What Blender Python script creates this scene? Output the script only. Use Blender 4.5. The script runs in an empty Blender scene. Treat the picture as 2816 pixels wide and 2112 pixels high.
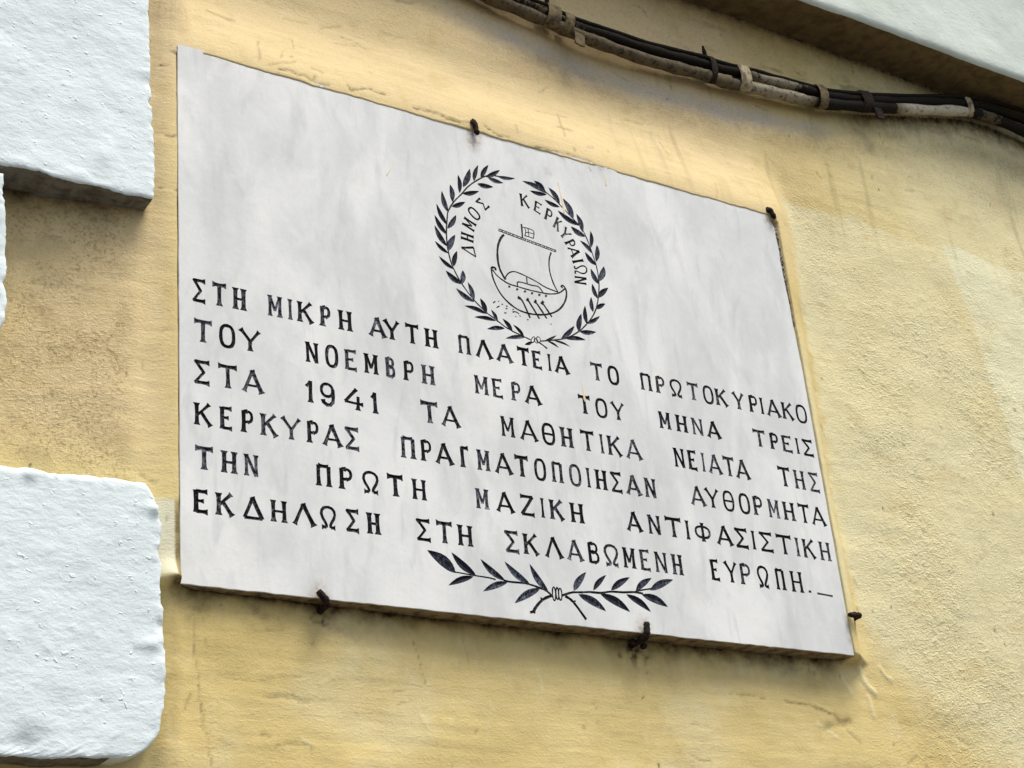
import bpy, math, random
import numpy as np
from mathutils import Vector, Matrix
from mathutils.geometry import delaunay_2d_cdt

random.seed(4)
C = bpy.context.scene.collection
S = bpy.context.scene
Z0 = 2.913            # height of the plaque's top edge above the street, metres

# ---------------------------------------------------------------- camera
cam_d = bpy.data.cameras.new('camera')
cam = bpy.data.objects.new('camera', cam_d)
C.objects.link(cam)
cam.matrix_world = Matrix((
    (0.835221159, -0.162636992, -0.525314024, -0.69055047),
    (-0.542794383, -0.397038285, -0.740091114, -1.62489475),
    (-0.088203586, 0.903277260, -0.419893223, -1.31332463 + Z0),
    (0, 0, 0, 1)))
cam_d.sensor_width = 36.0
cam_d.lens = 59.13
cam_d.clip_start = 0.05
cam_d.clip_end = 400.0
S.camera = cam

# ---------------------------------------------------------------- light
SUN_EL, SUN_AZ = math.radians(68), math.radians(24)     # from high in front, a little to the right
w = bpy.data.worlds.new('World')
S.world = w
w.use_nodes = True
wn = w.node_tree
bg = wn.nodes['Background']
sky = wn.nodes.new('ShaderNodeTexSky')
sky.sky_type = 'NISHITA'
sky.sun_disc = False
sky.sun_elevation = SUN_EL
sky.sun_rotation = math.pi - SUN_AZ
sky.dust_density = 4.0
sky.air_density = 1.2
wn.links.new(sky.outputs[0], bg.inputs[0])
bg.inputs[1].default_value = 0.105
sd = bpy.data.lights.new('sun', 'SUN')
sd.energy = 2.3
sd.angle = math.radians(26)
sd.color = (1.0, 0.965, 0.91)
sun = bpy.data.objects.new('sun', sd)
C.objects.link(sun)
sdir = Vector((math.sin(SUN_AZ) * math.cos(SUN_EL), -math.cos(SUN_AZ) * math.cos(SUN_EL), math.sin(SUN_EL)))
sun.rotation_euler = sdir.to_track_quat('Z', 'Y').to_euler()
sun.location = (3, -8, 12)
S.view_settings.view_transform = 'Standard'
S.view_settings.look = 'None'
S.view_settings.gamma = 1.0
S.view_settings.use_curve_mapping = False
S.view_settings.exposure = 0.86
S.render.engine = 'CYCLES'

# ---------------------------------------------------------------- measured layout (millimetres on the plaque's plane,
# u to the right and v up from the plaque's upper left corner)
LETTERS = (
 ('S',17.2,34,-363.4,-333.5),
 ('T',41.7,60.8,-363.2,-333.6),
 ('H',68.7,85.7,-363,-333.8),
 ('M',114.2,133.2,-362.6,-334.1),
 ('I',141.5,146.8,-362.5,-334.2),
 ('K',155,175.7,-362.3,-334.3),
 ('P',184.4,200.8,-362.1,-334.4),
 ('H',210.3,228.9,-362,-334.5),
 ('A',254.4,275.8,-361.7,-334.7),
 ('Y',275.4,296.1,-361.6,-334.7),
 ('T',305.2,325.8,-361.4,-334.8),
 ('H',334.4,353,-361.3,-334.9),
 ('Π',384.1,402.5,-361.1,-335),
 ('Λ',411.9,434.7,-361,-335.1),
 ('A',444,466.4,-360.9,-335.1),
 ('T',475.7,495.8,-360.8,-335.1),
 ('E',500.4,516.2,-360.7,-335.2),
 ('I',525,529.3,-360.7,-335.2),
 ('A',536.7,557.5,-360.7,-335.2),
 ('T',595.1,616.1,-360.6,-335.2),
 ('O',624,643.2,-360.6,-335.1),
 ('Π',679.9,699.4,-360.5,-335.1),
 ('P',706.9,724.4,-360.5,-335),
 ('Ω',732,754,-360.6,-335),
 ('T',763.3,784.3,-360.6,-334.9),
 ('O',792,811,-360.6,-334.8),
 ('K',815.9,837,-360.7,-334.7),
 ('Y',848.3,867.5,-360.7,-334.6),
 ('P',877.5,895.3,-360.8,-334.5),
 ('I',899.3,904.6,-360.8,-334.4),
 ('A',912.2,936,-360.9,-334.3),
 ('K',942.2,963.4,-361,-334.2),
 ('O',968.6,990.1,-361.1,-334.1),
 ('T',18,41.6,-415.7,-387.6),
 ('O',50.1,70.6,-415.6,-387.7),
 ('Y',76.9,102.4,-415.6,-387.8),
 ('N',162.8,180.1,-415.4,-388),
 ('O',189.4,207.2,-415.4,-388.1),
 ('E',217.1,234.6,-415.3,-388.2),
 ('M',243.1,262.5,-415.3,-388.2),
 ('B',272.7,288.4,-415.2,-388.3),
 ('P',299,315.4,-415.2,-388.4),
 ('H',325.6,344.2,-415.1,-388.4),
 ('M',404.2,424.5,-415,-388.6),
 ('E',432,448.5,-415,-388.6),
 ('P',460.5,476.3,-415,-388.7),
 ('A',482.6,505.7,-414.9,-388.7),
 ('T',567.7,588.5,-414.8,-388.9),
 ('O',596.1,615.8,-414.8,-388.9),
 ('Y',623.5,643.8,-414.8,-389),
 ('M',704.2,724,-414.7,-389.1),
 ('H',734.4,753.7,-414.7,-389.2),
 ('N',762.5,782,-414.7,-389.2),
 ('A',790.6,812.5,-414.7,-389.2),
 ('T',875,898.9,-414.6,-389.3),
 ('P',906.6,924.5,-414.6,-389.4),
 ('E',931,950.7,-414.6,-389.4),
 ('I',957.4,962.2,-414.6,-389.4),
 ('S',970.1,990.6,-414.6,-389.4),
 ('S',18,37.9,-469.5,-440.3),
 ('T',47.6,72.6,-469.4,-440.3),
 ('A',79.8,104,-469.3,-440.3),
 ('1',159.3,171.3,-469.1,-440.4),
 ('9',179.7,200.3,-469,-440.4),
 ('4',212.6,239.2,-468.9,-440.4),
 ('1',248.4,259,-468.9,-440.5),
 ('T',319.7,345.8,-468.8,-440.5),
 ('A',351.4,375.8,-468.8,-440.6),
 ('M',439.4,459.4,-468.8,-440.7),
 ('A',469.3,493.9,-468.9,-440.7),
 ('Θ',502.6,523.5,-468.9,-440.8),
 ('H',532.5,551.8,-469,-440.8),
 ('T',564.4,587.7,-469.1,-440.9),
 ('I',596.7,601.6,-469.1,-440.9),
 ('K',610.1,632.2,-469.2,-441),
 ('A',640.5,664.3,-469.3,-441),
 ('N',721.9,740,-469.6,-441.2),
 ('E',747.3,763.6,-469.7,-441.2),
 ('I',771.1,775.5,-469.8,-441.3),
 ('A',783.8,804.7,-469.9,-441.3),
 ('T',809.4,830.7,-470,-441.4),
 ('A',833.4,856.1,-470.2,-441.4),
 ('T',911.7,935.4,-470.7,-441.6),
 ('H',942.5,961.9,-470.9,-441.7),
 ('S',970.9,990.2,-471.1,-441.7),
 ('K',18.8,39.7,-522,-494.3),
 ('E',50,66.5,-522,-494.2),
 ('P',75.7,92.5,-521.9,-494.1),
 ('K',101.5,122.4,-521.9,-494.1),
 ('Y',128,151.5,-521.8,-494),
 ('P',160.1,177.3,-521.8,-494),
 ('A',182.5,205.2,-521.8,-493.9),
 ('S',210.9,230.3,-521.8,-493.9),
 ('Π',287.8,308.4,-521.7,-493.8),
 ('P',316,332.9,-521.7,-493.8),
 ('A',338.5,361,-521.7,-493.8),
 ('Γ',371.8,389.1,-521.7,-493.8),
 ('M',397.9,416.6,-521.8,-493.8),
 ('A',425.6,449.1,-521.8,-493.8),
 ('T',454.5,476.5,-521.8,-493.8),
 ('O',484.8,502.9,-521.8,-493.9),
 ('Π',511.6,529.5,-521.9,-493.9),
 ('O',539.8,558.4,-521.9,-493.9),
 ('I',567.7,572.7,-521.9,-494),
 ('H',581.7,600.1,-522,-494),
 ('S',606.7,625.1,-522,-494.1),
 ('A',632.9,655,-522.1,-494.1),
 ('N',663.2,682.1,-522.1,-494.2),
 ('A',742.7,766.1,-522.3,-494.4),
 ('Y',769.2,791.4,-522.4,-494.5),
 ('Θ',799.3,819.4,-522.5,-494.6),
 ('O',828.3,848.1,-522.6,-494.7),
 ('P',854.1,873,-522.7,-494.8),
 ('M',882.1,902,-522.8,-495),
 ('H',910.4,931.3,-522.9,-495.1),
 ('T',939,961,-523,-495.2),
 ('A',964.8,989.3,-523.1,-495.4),
 ('T',17.7,40.8,-576.1,-549.1),
 ('H',50.3,69.3,-575.9,-548.9),
 ('N',78.2,96,-575.6,-548.8),
 ('Π',169.8,190.2,-575,-548.2),
 ('P',200.2,219.7,-574.9,-548.1),
 ('Ω',231.2,254.2,-574.7,-547.9),
 ('T',265.1,288.3,-574.6,-547.8),
 ('H',300.3,319.3,-574.4,-547.7),
 ('M',391.1,409.9,-574.2,-547.4),
 ('A',422.4,446.1,-574.2,-547.4),
 ('Z',457.5,478.8,-574.2,-547.3),
 ('I',489.1,493.6,-574.2,-547.3),
 ('K',503.5,524.5,-574.2,-547.3),
 ('H',535,555.3,-574.2,-547.3),
 ('A',626.1,648.7,-574.4,-547.3),
 ('N',660.6,681.3,-574.5,-547.4),
 ('T',689.5,717.9,-574.6,-547.4),
 ('I',724.9,730.5,-574.8,-547.5),
 ('Φ',740,768,-574.9,-547.5),
 ('A',779.3,804.8,-575.1,-547.6),
 ('S',811.2,834.3,-575.3,-547.7),
 ('I',841.8,847.1,-575.4,-547.8),
 ('S',855.8,879.7,-575.6,-547.9),
 ('T',886.7,915.8,-575.9,-548),
 ('I',922.9,928.5,-576.1,-548.1),
 ('K',937.2,959.3,-576.3,-548.3),
 ('H',968.1,988.1,-576.6,-548.4),
 ('E',16.6,35.2,-628.4,-601.6),
 ('K',43.7,64.9,-628.1,-601.4),
 ('Δ',76.4,99.9,-627.8,-601.1),
 ('H',110.3,130.1,-627.5,-600.9),
 ('Λ',139.1,165.2,-627.3,-600.6),
 ('Ω',172.6,194.3,-627.1,-600.4),
 ('S',206.7,224.3,-626.9,-600.2),
 ('H',234.7,252.3,-626.8,-600.1),
 ('S',301.9,321.8,-626.6,-599.7),
 ('T',329.5,353.2,-626.5,-599.6),
 ('H',360.7,381.2,-626.5,-599.5),
 ('S',428.8,449.6,-626.5,-599.3),
 ('K',457.5,479.3,-626.5,-599.2),
 ('Λ',490.1,514.4,-626.6,-599.2),
 ('A',524.1,546.1,-626.7,-599.1),
 ('B',555.6,574.4,-626.8,-599.1),
 ('Ω',580.8,604.9,-627,-599.1),
 ('M',611.8,631.5,-627.1,-599.1),
 ('E',640.3,657.3,-627.3,-599.1),
 ('N',664.3,683.9,-627.5,-599.1),
 ('H',692.6,710.1,-627.7,-599.1),
 ('E',759.5,774.9,-628.3,-599.2),
 ('Y',784.4,804.4,-628.6,-599.3),
 ('P',810.4,830.3,-628.9,-599.4),
 ('Ω',840.7,862,-629.3,-599.5),
 ('Π',874,891.3,-629.7,-599.6),
 ('H',902.6,923.6,-630.1,-599.7),
)
ARC = (
 ('Δ',(424.9,-211.3),(422.3,-195.1),(403.2,-208.9)),
 ('H',(422.4,-188.5),(423.7,-178.8),(402.3,-186.2)),
 ('M',(424.9,-171.2),(429.8,-159.1),(406.2,-163.2)),
 ('O',(430,-153.3),(439.4,-143.3),(415.9,-140.2)),
 ('S',(446.3,-133),(455.3,-123.2),(430.7,-122.9)),
 ('K',(508.4,-109.3),(522.2,-110),(507.8,-88.7)),
 ('E',(529,-111.5),(540.4,-115.8),(533.6,-94.1)),
 ('P',(546.1,-120.6),(555.5,-125.7),(552.7,-100.7)),
 ('K',(559.3,-130.3),(567.6,-137.1),(568.9,-111.5)),
 ('Y',(566.9,-138.1),(576.7,-149.6),(581.3,-124)),
 ('P',(576.4,-152.3),(579.7,-161.3),(592.9,-141.9)),
 ('A',(580,-158.5),(585.4,-174.2),(598.1,-152.4)),
 ('I',(586.1,-179.4),(586.1,-182),(605.8,-172)),
 ('Ω',(587.9,-185.6),(587.7,-200.2),(610.2,-180)),
 ('N',(587,-203),(585.3,-213.8),(607.7,-201.3)),
)
WREATH_LEAVES = (
 (((472.6,-70.8),(475.3,-71.9),(478.6,-72.7),(482.6,-73),(486.7,-72.6),(491,-71.4),(495.5,-69.7),(499.4,-67.8),(502.7,-66),(499.8,-66),(496.3,-66.2),(492.1,-66.6),(487.9,-67),(483.8,-67.5),(479.5,-68.3),(475.9,-69.2),(472.8,-70.2)),((472.7,-70.5),(475.6,-70.5),(479.1,-70.5),(483.2,-70.3),(487.3,-69.8),(491.6,-69),(495.9,-68),(499.6,-66.9),(502.7,-66))),
 (((456.4,-77.1),(458.1,-79),(460.5,-80.7),(463.6,-82),(467.1,-82.5),(470.8,-82.3),(474.8,-81.5),(478.5,-80.4),(481.6,-79.1),(479.4,-78.3),(476.5,-77.5),(473.2,-76.8),(469.8,-76.1),(466.3,-75.7),(462.7,-75.6),(459.5,-75.8),(456.6,-76.4)),((456.5,-76.8),(458.8,-77.4),(461.6,-78.2),(465,-78.9),(468.4,-79.3),(472,-79.5),(475.7,-79.5),(478.9,-79.3),(481.6,-79.1))),
 (((452.7,-77.1),(455.9,-76.7),(459.5,-75.7),(463.3,-73.9),(466.9,-71.4),(470.3,-68.4),(473.4,-64.9),(475.9,-61.5),(477.8,-58.5),(475,-59.7),(471.8,-61.5),(468,-63.7),(464.4,-66),(460.8,-68.5),(457.4,-71.3),(454.6,-74),(452.5,-76.6)),((452.6,-76.8),(455.3,-75.3),(458.4,-73.5),(462.1,-71.2),(465.7,-68.7),(469.1,-66.1),(472.6,-63.2),(475.4,-60.6),(477.8,-58.5))),
 (((444.7,-81),(447,-78.7),(449.3,-75.8),(451.6,-72.4),(453.6,-68.8),(455.3,-65.1),(456.9,-61.4),(458.1,-58.2),(459,-55.5),(456.2,-57.6),(453.2,-60.4),(450.2,-63.6),(447.7,-67.1),(445.8,-70.7),(444.6,-74.4),(444.1,-77.9),(444.2,-80.8)),((444.5,-80.9),(445.6,-78.3),(447,-75.1),(448.7,-71.5),(450.6,-67.9),(452.8,-64.4),(455.1,-60.9),(457.2,-57.9),(459,-55.5))),
 (((432.5,-88.9),(434.3,-86.1),(435.9,-82.6),(437.4,-78.6),(438.7,-74.6),(439.7,-70.6),(440.6,-66.5),(441.3,-63.1),(441.6,-60.2),(439.2,-63.1),(436.7,-66.6),(434.3,-70.6),(432.4,-74.7),(431.3,-78.7),(430.9,-82.7),(431.2,-86.1),(431.9,-89)),((432.2,-89),(432.7,-86.1),(433.4,-82.7),(434.4,-78.7),(435.6,-74.6),(437,-70.6),(438.7,-66.6),(440.3,-63.1),(441.6,-60.2))),
 (((437.6,-92),(439.7,-93.7),(442.3,-95.1),(445.7,-95.9),(449.3,-95.9),(453.2,-95.1),(457.2,-93.6),(460.8,-91.9),(463.9,-90.1),(461.5,-89.5),(458.5,-89.1),(455,-88.8),(451.4,-88.7),(447.7,-88.8),(444,-89.3),(440.7,-90.2),(437.8,-91.4)),((437.7,-91.7),(440.2,-92),(443.2,-92.2),(446.7,-92.4),(450.4,-92.3),(454.1,-92),(457.9,-91.4),(461.1,-90.7),(463.9,-90.1))),
 (((414,-103.3),(417.5,-100.3),(420.9,-96.5),(423.9,-92),(426,-87.3),(427.2,-82.6),(427.7,-77.9),(427.6,-73.7),(427.2,-70.2),(424.9,-73.5),(422.6,-77.4),(420.1,-82),(417.8,-86.6),(415.8,-91.2),(414.3,-95.9),(413.5,-99.9),(413.4,-103.3)),((413.7,-103.3),(415.5,-100.1),(417.6,-96.2),(419.9,-91.6),(421.9,-87),(423.6,-82.3),(425.1,-77.6),(426.3,-73.6),(427.2,-70.2))),
 (((411.8,-114.5),(414.7,-115.1),(418,-115.2),(422,-114.6),(425.8,-113.3),(429.7,-111.2),(433.5,-108.5),(436.8,-105.8),(439.5,-103.2),(436.7,-103.6),(433.3,-104.4),(429.4,-105.5),(425.5,-106.7),(421.6,-108.2),(417.8,-110),(414.5,-111.9),(411.8,-113.9)),((411.8,-114.2),(414.6,-113.5),(417.9,-112.6),(421.8,-111.4),(425.7,-110),(429.5,-108.3),(433.4,-106.4),(436.7,-104.7),(439.5,-103.2))),
 (((407.4,-114.3),(409,-110.9),(410.4,-106.8),(411.3,-102.4),(411.5,-98.3),(410.9,-94.4),(409.7,-90.7),(408.3,-87.7),(406.8,-85.3),(406.3,-88.4),(405.9,-92),(405.6,-96.3),(405.4,-100.4),(405.3,-104.6),(405.5,-108.6),(406,-111.9),(406.7,-114.6)),((407.1,-114.5),(407.5,-111.4),(408,-107.7),(408.3,-103.5),(408.4,-99.4),(408.3,-95.3),(407.8,-91.4),(407.3,-88),(406.8,-85.3))),
 (((394.6,-131.6),(396.3,-128.2),(397.7,-124.3),(398.5,-120.1),(398.4,-116.2),(397.6,-112.7),(396,-109.4),(394.3,-106.8),(392.5,-104.7),(391.9,-107.8),(391.5,-111.3),(391.3,-115.3),(391.2,-119.2),(391.4,-123),(391.9,-126.6),(392.8,-129.6),(394,-131.9)),((394.3,-131.8),(394.5,-128.9),(394.8,-125.5),(394.9,-121.5),(394.8,-117.7),(394.4,-114),(393.8,-110.3),(393.1,-107.3),(392.5,-104.7))),
 (((392.7,-139.9),(395.4,-140.1),(398.5,-139.8),(401.8,-138.8),(405,-137.1),(408,-134.8),(410.8,-131.9),(413.2,-129.1),(415,-126.5),(412.6,-127.1),(409.7,-128.1),(406.4,-129.4),(403.2,-131),(400.1,-132.8),(397,-134.9),(394.5,-137.1),(392.6,-139.4)),((392.7,-139.6),(395,-138.6),(397.7,-137.4),(400.9,-135.8),(404.1,-134),(407.2,-132.1),(410.3,-130),(412.9,-128.1),(415,-126.5))),
 (((386,-149.5),(386,-146),(385.6,-142),(384.7,-137.6),(383.5,-133.3),(382.2,-129.1),(380.8,-124.9),(379.5,-121.4),(378.2,-118.6),(377.3,-122.6),(376.7,-127.2),(376.5,-132.3),(376.9,-136.9),(378.2,-141.2),(380.3,-144.9),(382.8,-147.8),(385.4,-149.9)),((385.7,-149.7),(384.4,-146.9),(382.9,-143.5),(381.4,-139.4),(380.2,-135.1),(379.3,-130.7),(378.8,-126.1),(378.4,-122),(378.2,-118.6))),
 (((382.9,-170.5),(382,-167.1),(380.5,-163.4),(378.5,-159.2),(376.3,-155.1),(374.1,-151.1),(371.8,-147),(369.9,-143.6),(368.1,-140.9),(368.1,-144.9),(368.4,-149.5),(369.3,-154.5),(370.8,-159.1),(373.1,-163.1),(376.1,-166.6),(379.2,-169.1),(382.3,-170.9)),((382.6,-170.7),(380.6,-168.1),(378.3,-165),(375.8,-161.1),(373.6,-157.1),(371.7,-152.8),(370.1,-148.3),(369,-144.3),(368.1,-140.9))),
 (((382.9,-176.3),(386,-174.4),(389.2,-171.9),(392.2,-168.8),(394.5,-165.3),(396.2,-161.6),(397.3,-157.7),(398,-154.2),(398.2,-151.2),(396,-153.4),(393.5,-156.2),(390.9,-159.6),(388.4,-162.9),(386.2,-166.4),(384.3,-170),(383.1,-173.2),(382.5,-176.1)),((382.7,-176.2),(384.6,-173.8),(386.7,-171),(389.2,-167.6),(391.5,-164.1),(393.5,-160.6),(395.4,-157),(397,-153.8),(398.2,-151.2))),
 (((380.7,-185.6),(379.6,-182.5),(378,-179.1),(375.7,-175.4),(373.3,-171.9),(370.7,-168.4),(368.2,-164.9),(365.9,-162.1),(363.8,-159.8),(364,-163.6),(364.7,-167.8),(365.9,-172.4),(367.7,-176.4),(370.2,-179.9),(373.5,-182.8),(376.9,-184.8),(380.1,-186)),((380.4,-185.8),(378.2,-183.6),(375.7,-181),(373,-177.7),(370.5,-174.1),(368.3,-170.4),(366.4,-166.4),(365,-162.8),(363.8,-159.8))),
 (((379.5,-204),(378.5,-200.7),(376.8,-197),(374.5,-192.9),(372,-189),(369.4,-185.2),(366.8,-181.4),(364.5,-178.2),(362.3,-175.7),(362.5,-179.7),(363.1,-184.3),(364.2,-189.3),(366,-193.7),(368.6,-197.5),(372,-200.7),(375.5,-203),(379,-204.5)),((379.2,-204.2),(377,-201.8),(374.4,-198.8),(371.6,-195.2),(369,-191.3),(366.8,-187.2),(364.9,-182.8),(363.5,-179),(362.3,-175.7))),
 (((380.7,-211.2),(383.4,-208.7),(385.8,-205.5),(388.1,-201.6),(389.9,-197.6),(391.4,-193.6),(392.7,-189.5),(393.5,-185.9),(394,-182.9),(390.9,-185.4),(387.7,-188.5),(384.5,-192.2),(381.9,-196.1),(380.2,-200.1),(379.4,-204.2),(379.5,-207.9),(380.2,-211.1)),((380.5,-211.2),(381.4,-208.3),(382.6,-204.8),(384.2,-200.8),(385.9,-196.9),(387.9,-192.9),(390.2,-189),(392.2,-185.7),(394,-182.9))),
 (((380.9,-214.4),(379.3,-212.6),(377.2,-210.6),(374.4,-208.5),(371.6,-206.6),(368.7,-204.8),(365.7,-203),(363.2,-201.6),(360.9,-200.5),(361.9,-203),(363.4,-205.8),(365.4,-208.7),(367.9,-211.1),(370.8,-213),(374.2,-214.2),(377.5,-214.8),(380.5,-215)),((380.7,-214.7),(378.4,-213.7),(375.7,-212.4),(372.6,-210.7),(369.7,-208.9),(367.1,-206.8),(364.6,-204.4),(362.5,-202.3),(360.9,-200.5))),
 (((387.7,-232.9),(389.4,-230.3),(390.9,-227.3),(392.2,-223.7),(393.2,-220.2),(393.9,-216.6),(394.4,-213.1),(394.6,-210),(394.6,-207.5),(392.4,-210.1),(390.1,-213.2),(387.9,-216.8),(386.4,-220.4),(385.5,-223.9),(385.5,-227.5),(386.1,-230.4),(387.1,-232.9)),((387.4,-232.9),(387.8,-230.4),(388.2,-227.4),(388.9,-223.8),(389.8,-220.3),(390.9,-216.7),(392.2,-213.1),(393.5,-210.1),(394.6,-207.5))),
 (((388.2,-237),(386.2,-235.1),(383.6,-233.1),(380.5,-230.9),(377.2,-228.9),(373.9,-227),(370.5,-225.1),(367.6,-223.5),(365.1,-222.3),(366.5,-225),(368.3,-227.9),(370.7,-230.9),(373.6,-233.5),(376.9,-235.4),(380.7,-236.7),(384.4,-237.3),(387.7,-237.5)),((388,-237.3),(385.3,-236.2),(382.2,-234.9),(378.7,-233.2),(375.4,-231.2),(372.3,-229),(369.4,-226.5),(367.1,-224.2),(365.1,-222.3))),
 (((398.4,-257.2),(400.6,-254.7),(402.4,-251.8),(403.8,-248.6),(404.4,-245.6),(404.2,-242.6),(403.4,-239.8),(402.3,-237.4),(401,-235.6),(399.8,-237.9),(398.7,-240.6),(397.7,-243.8),(396.9,-246.9),(396.5,-250),(396.5,-252.9),(396.9,-255.4),(397.8,-257.3)),((398.1,-257.3),(398.7,-255),(399.4,-252.4),(400.1,-249.3),(400.6,-246.2),(400.9,-243.2),(401,-240.2),(401,-237.7),(401,-235.6))),
 (((397.4,-257.2),(395.8,-254.8),(393.5,-252.4),(390.5,-250),(387.2,-248),(383.7,-246.1),(380.2,-244.4),(377,-243.1),(374.2,-242.2),(375.3,-245.2),(376.9,-248.5),(379.1,-251.8),(381.9,-254.5),(385.2,-256.5),(389.2,-257.6),(393.2,-258),(397,-257.7)),((397.2,-257.5),(394.5,-256.4),(391.4,-255),(387.8,-253.3),(384.5,-251.2),(381.4,-249),(378.5,-246.4),(376.1,-244.1),(374.2,-242.2))),
 (((414.8,-279.3),(415.8,-275.7),(416.4,-271.6),(416.4,-267.3),(415.6,-263.3),(414.1,-259.8),(411.9,-256.5),(409.6,-254),(407.4,-252),(407.6,-255),(408.1,-258.5),(408.7,-262.5),(409.5,-266.5),(410.3,-270.4),(411.5,-274.1),(412.8,-277.2),(414.2,-279.6)),((414.5,-279.4),(414.3,-276.4),(413.9,-272.9),(413.4,-268.8),(412.5,-264.9),(411.4,-261.2),(410,-257.5),(408.6,-254.5),(407.4,-252))),
 (((414.6,-280),(412.5,-277.8),(409.6,-275.6),(406,-273.4),(402.2,-271.4),(398.3,-269.6),(394.3,-267.8),(390.9,-266.4),(387.9,-265.4),(389.4,-268.3),(391.5,-271.5),(394.4,-274.8),(397.7,-277.4),(401.5,-279.3),(406,-280.4),(410.2,-280.8),(414.2,-280.6)),((414.4,-280.3),(411.4,-279.3),(407.8,-278),(403.7,-276.4),(399.9,-274.4),(396.3,-272.2),(392.9,-269.7),(390.2,-267.3),(387.9,-265.4))),
 (((432.7,-294.9),(433.7,-291.7),(434.2,-288.1),(434.1,-284.4),(433.2,-281.2),(431.6,-278.3),(429.3,-275.8),(427,-273.9),(424.8,-272.4),(424.9,-275.1),(425.3,-278.1),(425.9,-281.5),(426.7,-284.8),(427.7,-288),(429,-291.1),(430.5,-293.5),(432.1,-295.2)),((432.4,-295.1),(432.1,-292.6),(431.6,-289.6),(430.9,-286.2),(429.9,-283),(428.7,-279.9),(427.3,-276.9),(425.9,-274.5),(424.8,-272.4))),
 (((431.7,-294.1),(429.1,-291.9),(425.8,-289.8),(421.6,-288.1),(417.1,-287.2),(412.2,-287),(407.1,-287.5),(402.5,-288.3),(398.5,-289.3),(401.7,-290.2),(405.5,-291.1),(410,-292),(414.5,-292.9),(419.1,-293.7),(423.7,-294.4),(427.8,-294.7),(431.4,-294.6)),((431.5,-294.4),(428.5,-293.3),(424.8,-292.1),(420.3,-290.9),(415.8,-290.1),(411.1,-289.5),(406.3,-289.3),(402.1,-289.3),(398.5,-289.3))),
 (((449.6,-302.8),(449.8,-300.4),(449.9,-297.7),(449.3,-294.9),(448.3,-292.4),(446.7,-290.4),(444.6,-288.6),(442.6,-287.2),(440.7,-286.2),(441.1,-288.2),(441.9,-290.4),(442.8,-293),(443.8,-295.4),(444.9,-297.8),(446.3,-300.1),(447.6,-301.9),(449,-303.2)),((449.3,-303),(448.7,-301.1),(448.1,-298.9),(447.1,-296.4),(446,-293.9),(444.7,-291.7),(443.3,-289.5),(441.9,-287.7),(440.7,-286.2))),
 (((446.7,-301.5),(443.6,-300.1),(439.9,-298.9),(435.3,-298.1),(430.5,-298.1),(425.6,-298.9),(420.5,-300.2),(416.1,-301.7),(412.3,-303.3),(415.6,-303.5),(419.6,-303.5),(424.4,-303.5),(429.1,-303.5),(433.9,-303.4),(438.7,-303.2),(442.9,-302.8),(446.5,-302.1)),((446.6,-301.8),(443.3,-301.4),(439.3,-301),(434.6,-300.8),(429.8,-300.8),(425,-301.2),(420.1,-301.9),(415.8,-302.6),(412.3,-303.3))),
 (((472,-312.4),(471.9,-309.7),(471.3,-306.7),(470.1,-303.8),(468.3,-301.4),(465.9,-299.5),(463.1,-298),(460.3,-297),(457.8,-296.3),(458.8,-298.3),(460.1,-300.6),(461.7,-303.1),(463.5,-305.6),(465.4,-307.9),(467.4,-310.1),(469.5,-311.7),(471.4,-312.8)),((471.7,-312.6),(470.7,-310.7),(469.4,-308.4),(467.7,-305.9),(465.9,-303.5),(463.8,-301.3),(461.6,-299.3),(459.5,-297.7),(457.8,-296.3))),
 (((459.7,-310.3),(457,-309.4),(453.6,-308.8),(449.7,-308.9),(445.7,-309.6),(441.6,-311.1),(437.6,-313.1),(434.1,-315.2),(431.2,-317.3),(434,-317.2),(437.3,-316.8),(441.3,-316.3),(445.3,-315.6),(449.3,-314.7),(453.3,-313.6),(456.8,-312.3),(459.7,-310.9)),((459.7,-310.6),(456.9,-310.9),(453.5,-311.2),(449.5,-311.8),(445.5,-312.6),(441.5,-313.7),(437.5,-315),(434,-316.2),(431.2,-317.3))),
 (((490.3,-317.5),(489.7,-315),(488.8,-312.2),(487.2,-309.4),(485.1,-307),(482.5,-305.1),(479.5,-303.6),(476.7,-302.5),(474.2,-301.8),(475.5,-303.7),(477.2,-305.7),(479.3,-308.1),(481.4,-310.5),(483.5,-312.8),(485.8,-315),(487.9,-316.7),(489.8,-318)),((490,-317.8),(488.8,-315.9),(487.3,-313.6),(485.4,-311.1),(483.2,-308.8),(480.9,-306.6),(478.4,-304.7),(476.1,-303.1),(474.2,-301.8))),
 (((491,-317.3),(487.9,-316.6),(484.1,-316.2),(479.6,-316.4),(475.2,-317.4),(470.7,-319),(466.2,-321.3),(462.3,-323.5),(459.1,-325.7),(462.2,-325.3),(466,-324.7),(470.5,-323.9),(474.9,-323),(479.4,-321.9),(483.9,-320.7),(487.8,-319.3),(491,-317.9)),((491,-317.6),(487.8,-317.9),(484,-318.4),(479.5,-319.2),(475,-320.2),(470.6,-321.5),(466.1,-323),(462.3,-324.4),(459.1,-325.7))),
 (((555.9,-76.5),(552.9,-73.3),(548.9,-70.1),(543.7,-67.4),(537.9,-65.8),(531.6,-65.1),(524.9,-65.3),(518.8,-66),(513.6,-67),(517.5,-68.4),(522.4,-69.8),(528.2,-71.4),(533.9,-73.1),(539.7,-74.6),(545.6,-76),(550.9,-76.9),(555.5,-77.1)),((555.7,-76.8),(551.9,-75.1),(547.3,-73.1),(541.7,-71),(535.9,-69.4),(529.9,-68.3),(523.7,-67.6),(518.2,-67.2),(513.6,-67))),
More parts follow.
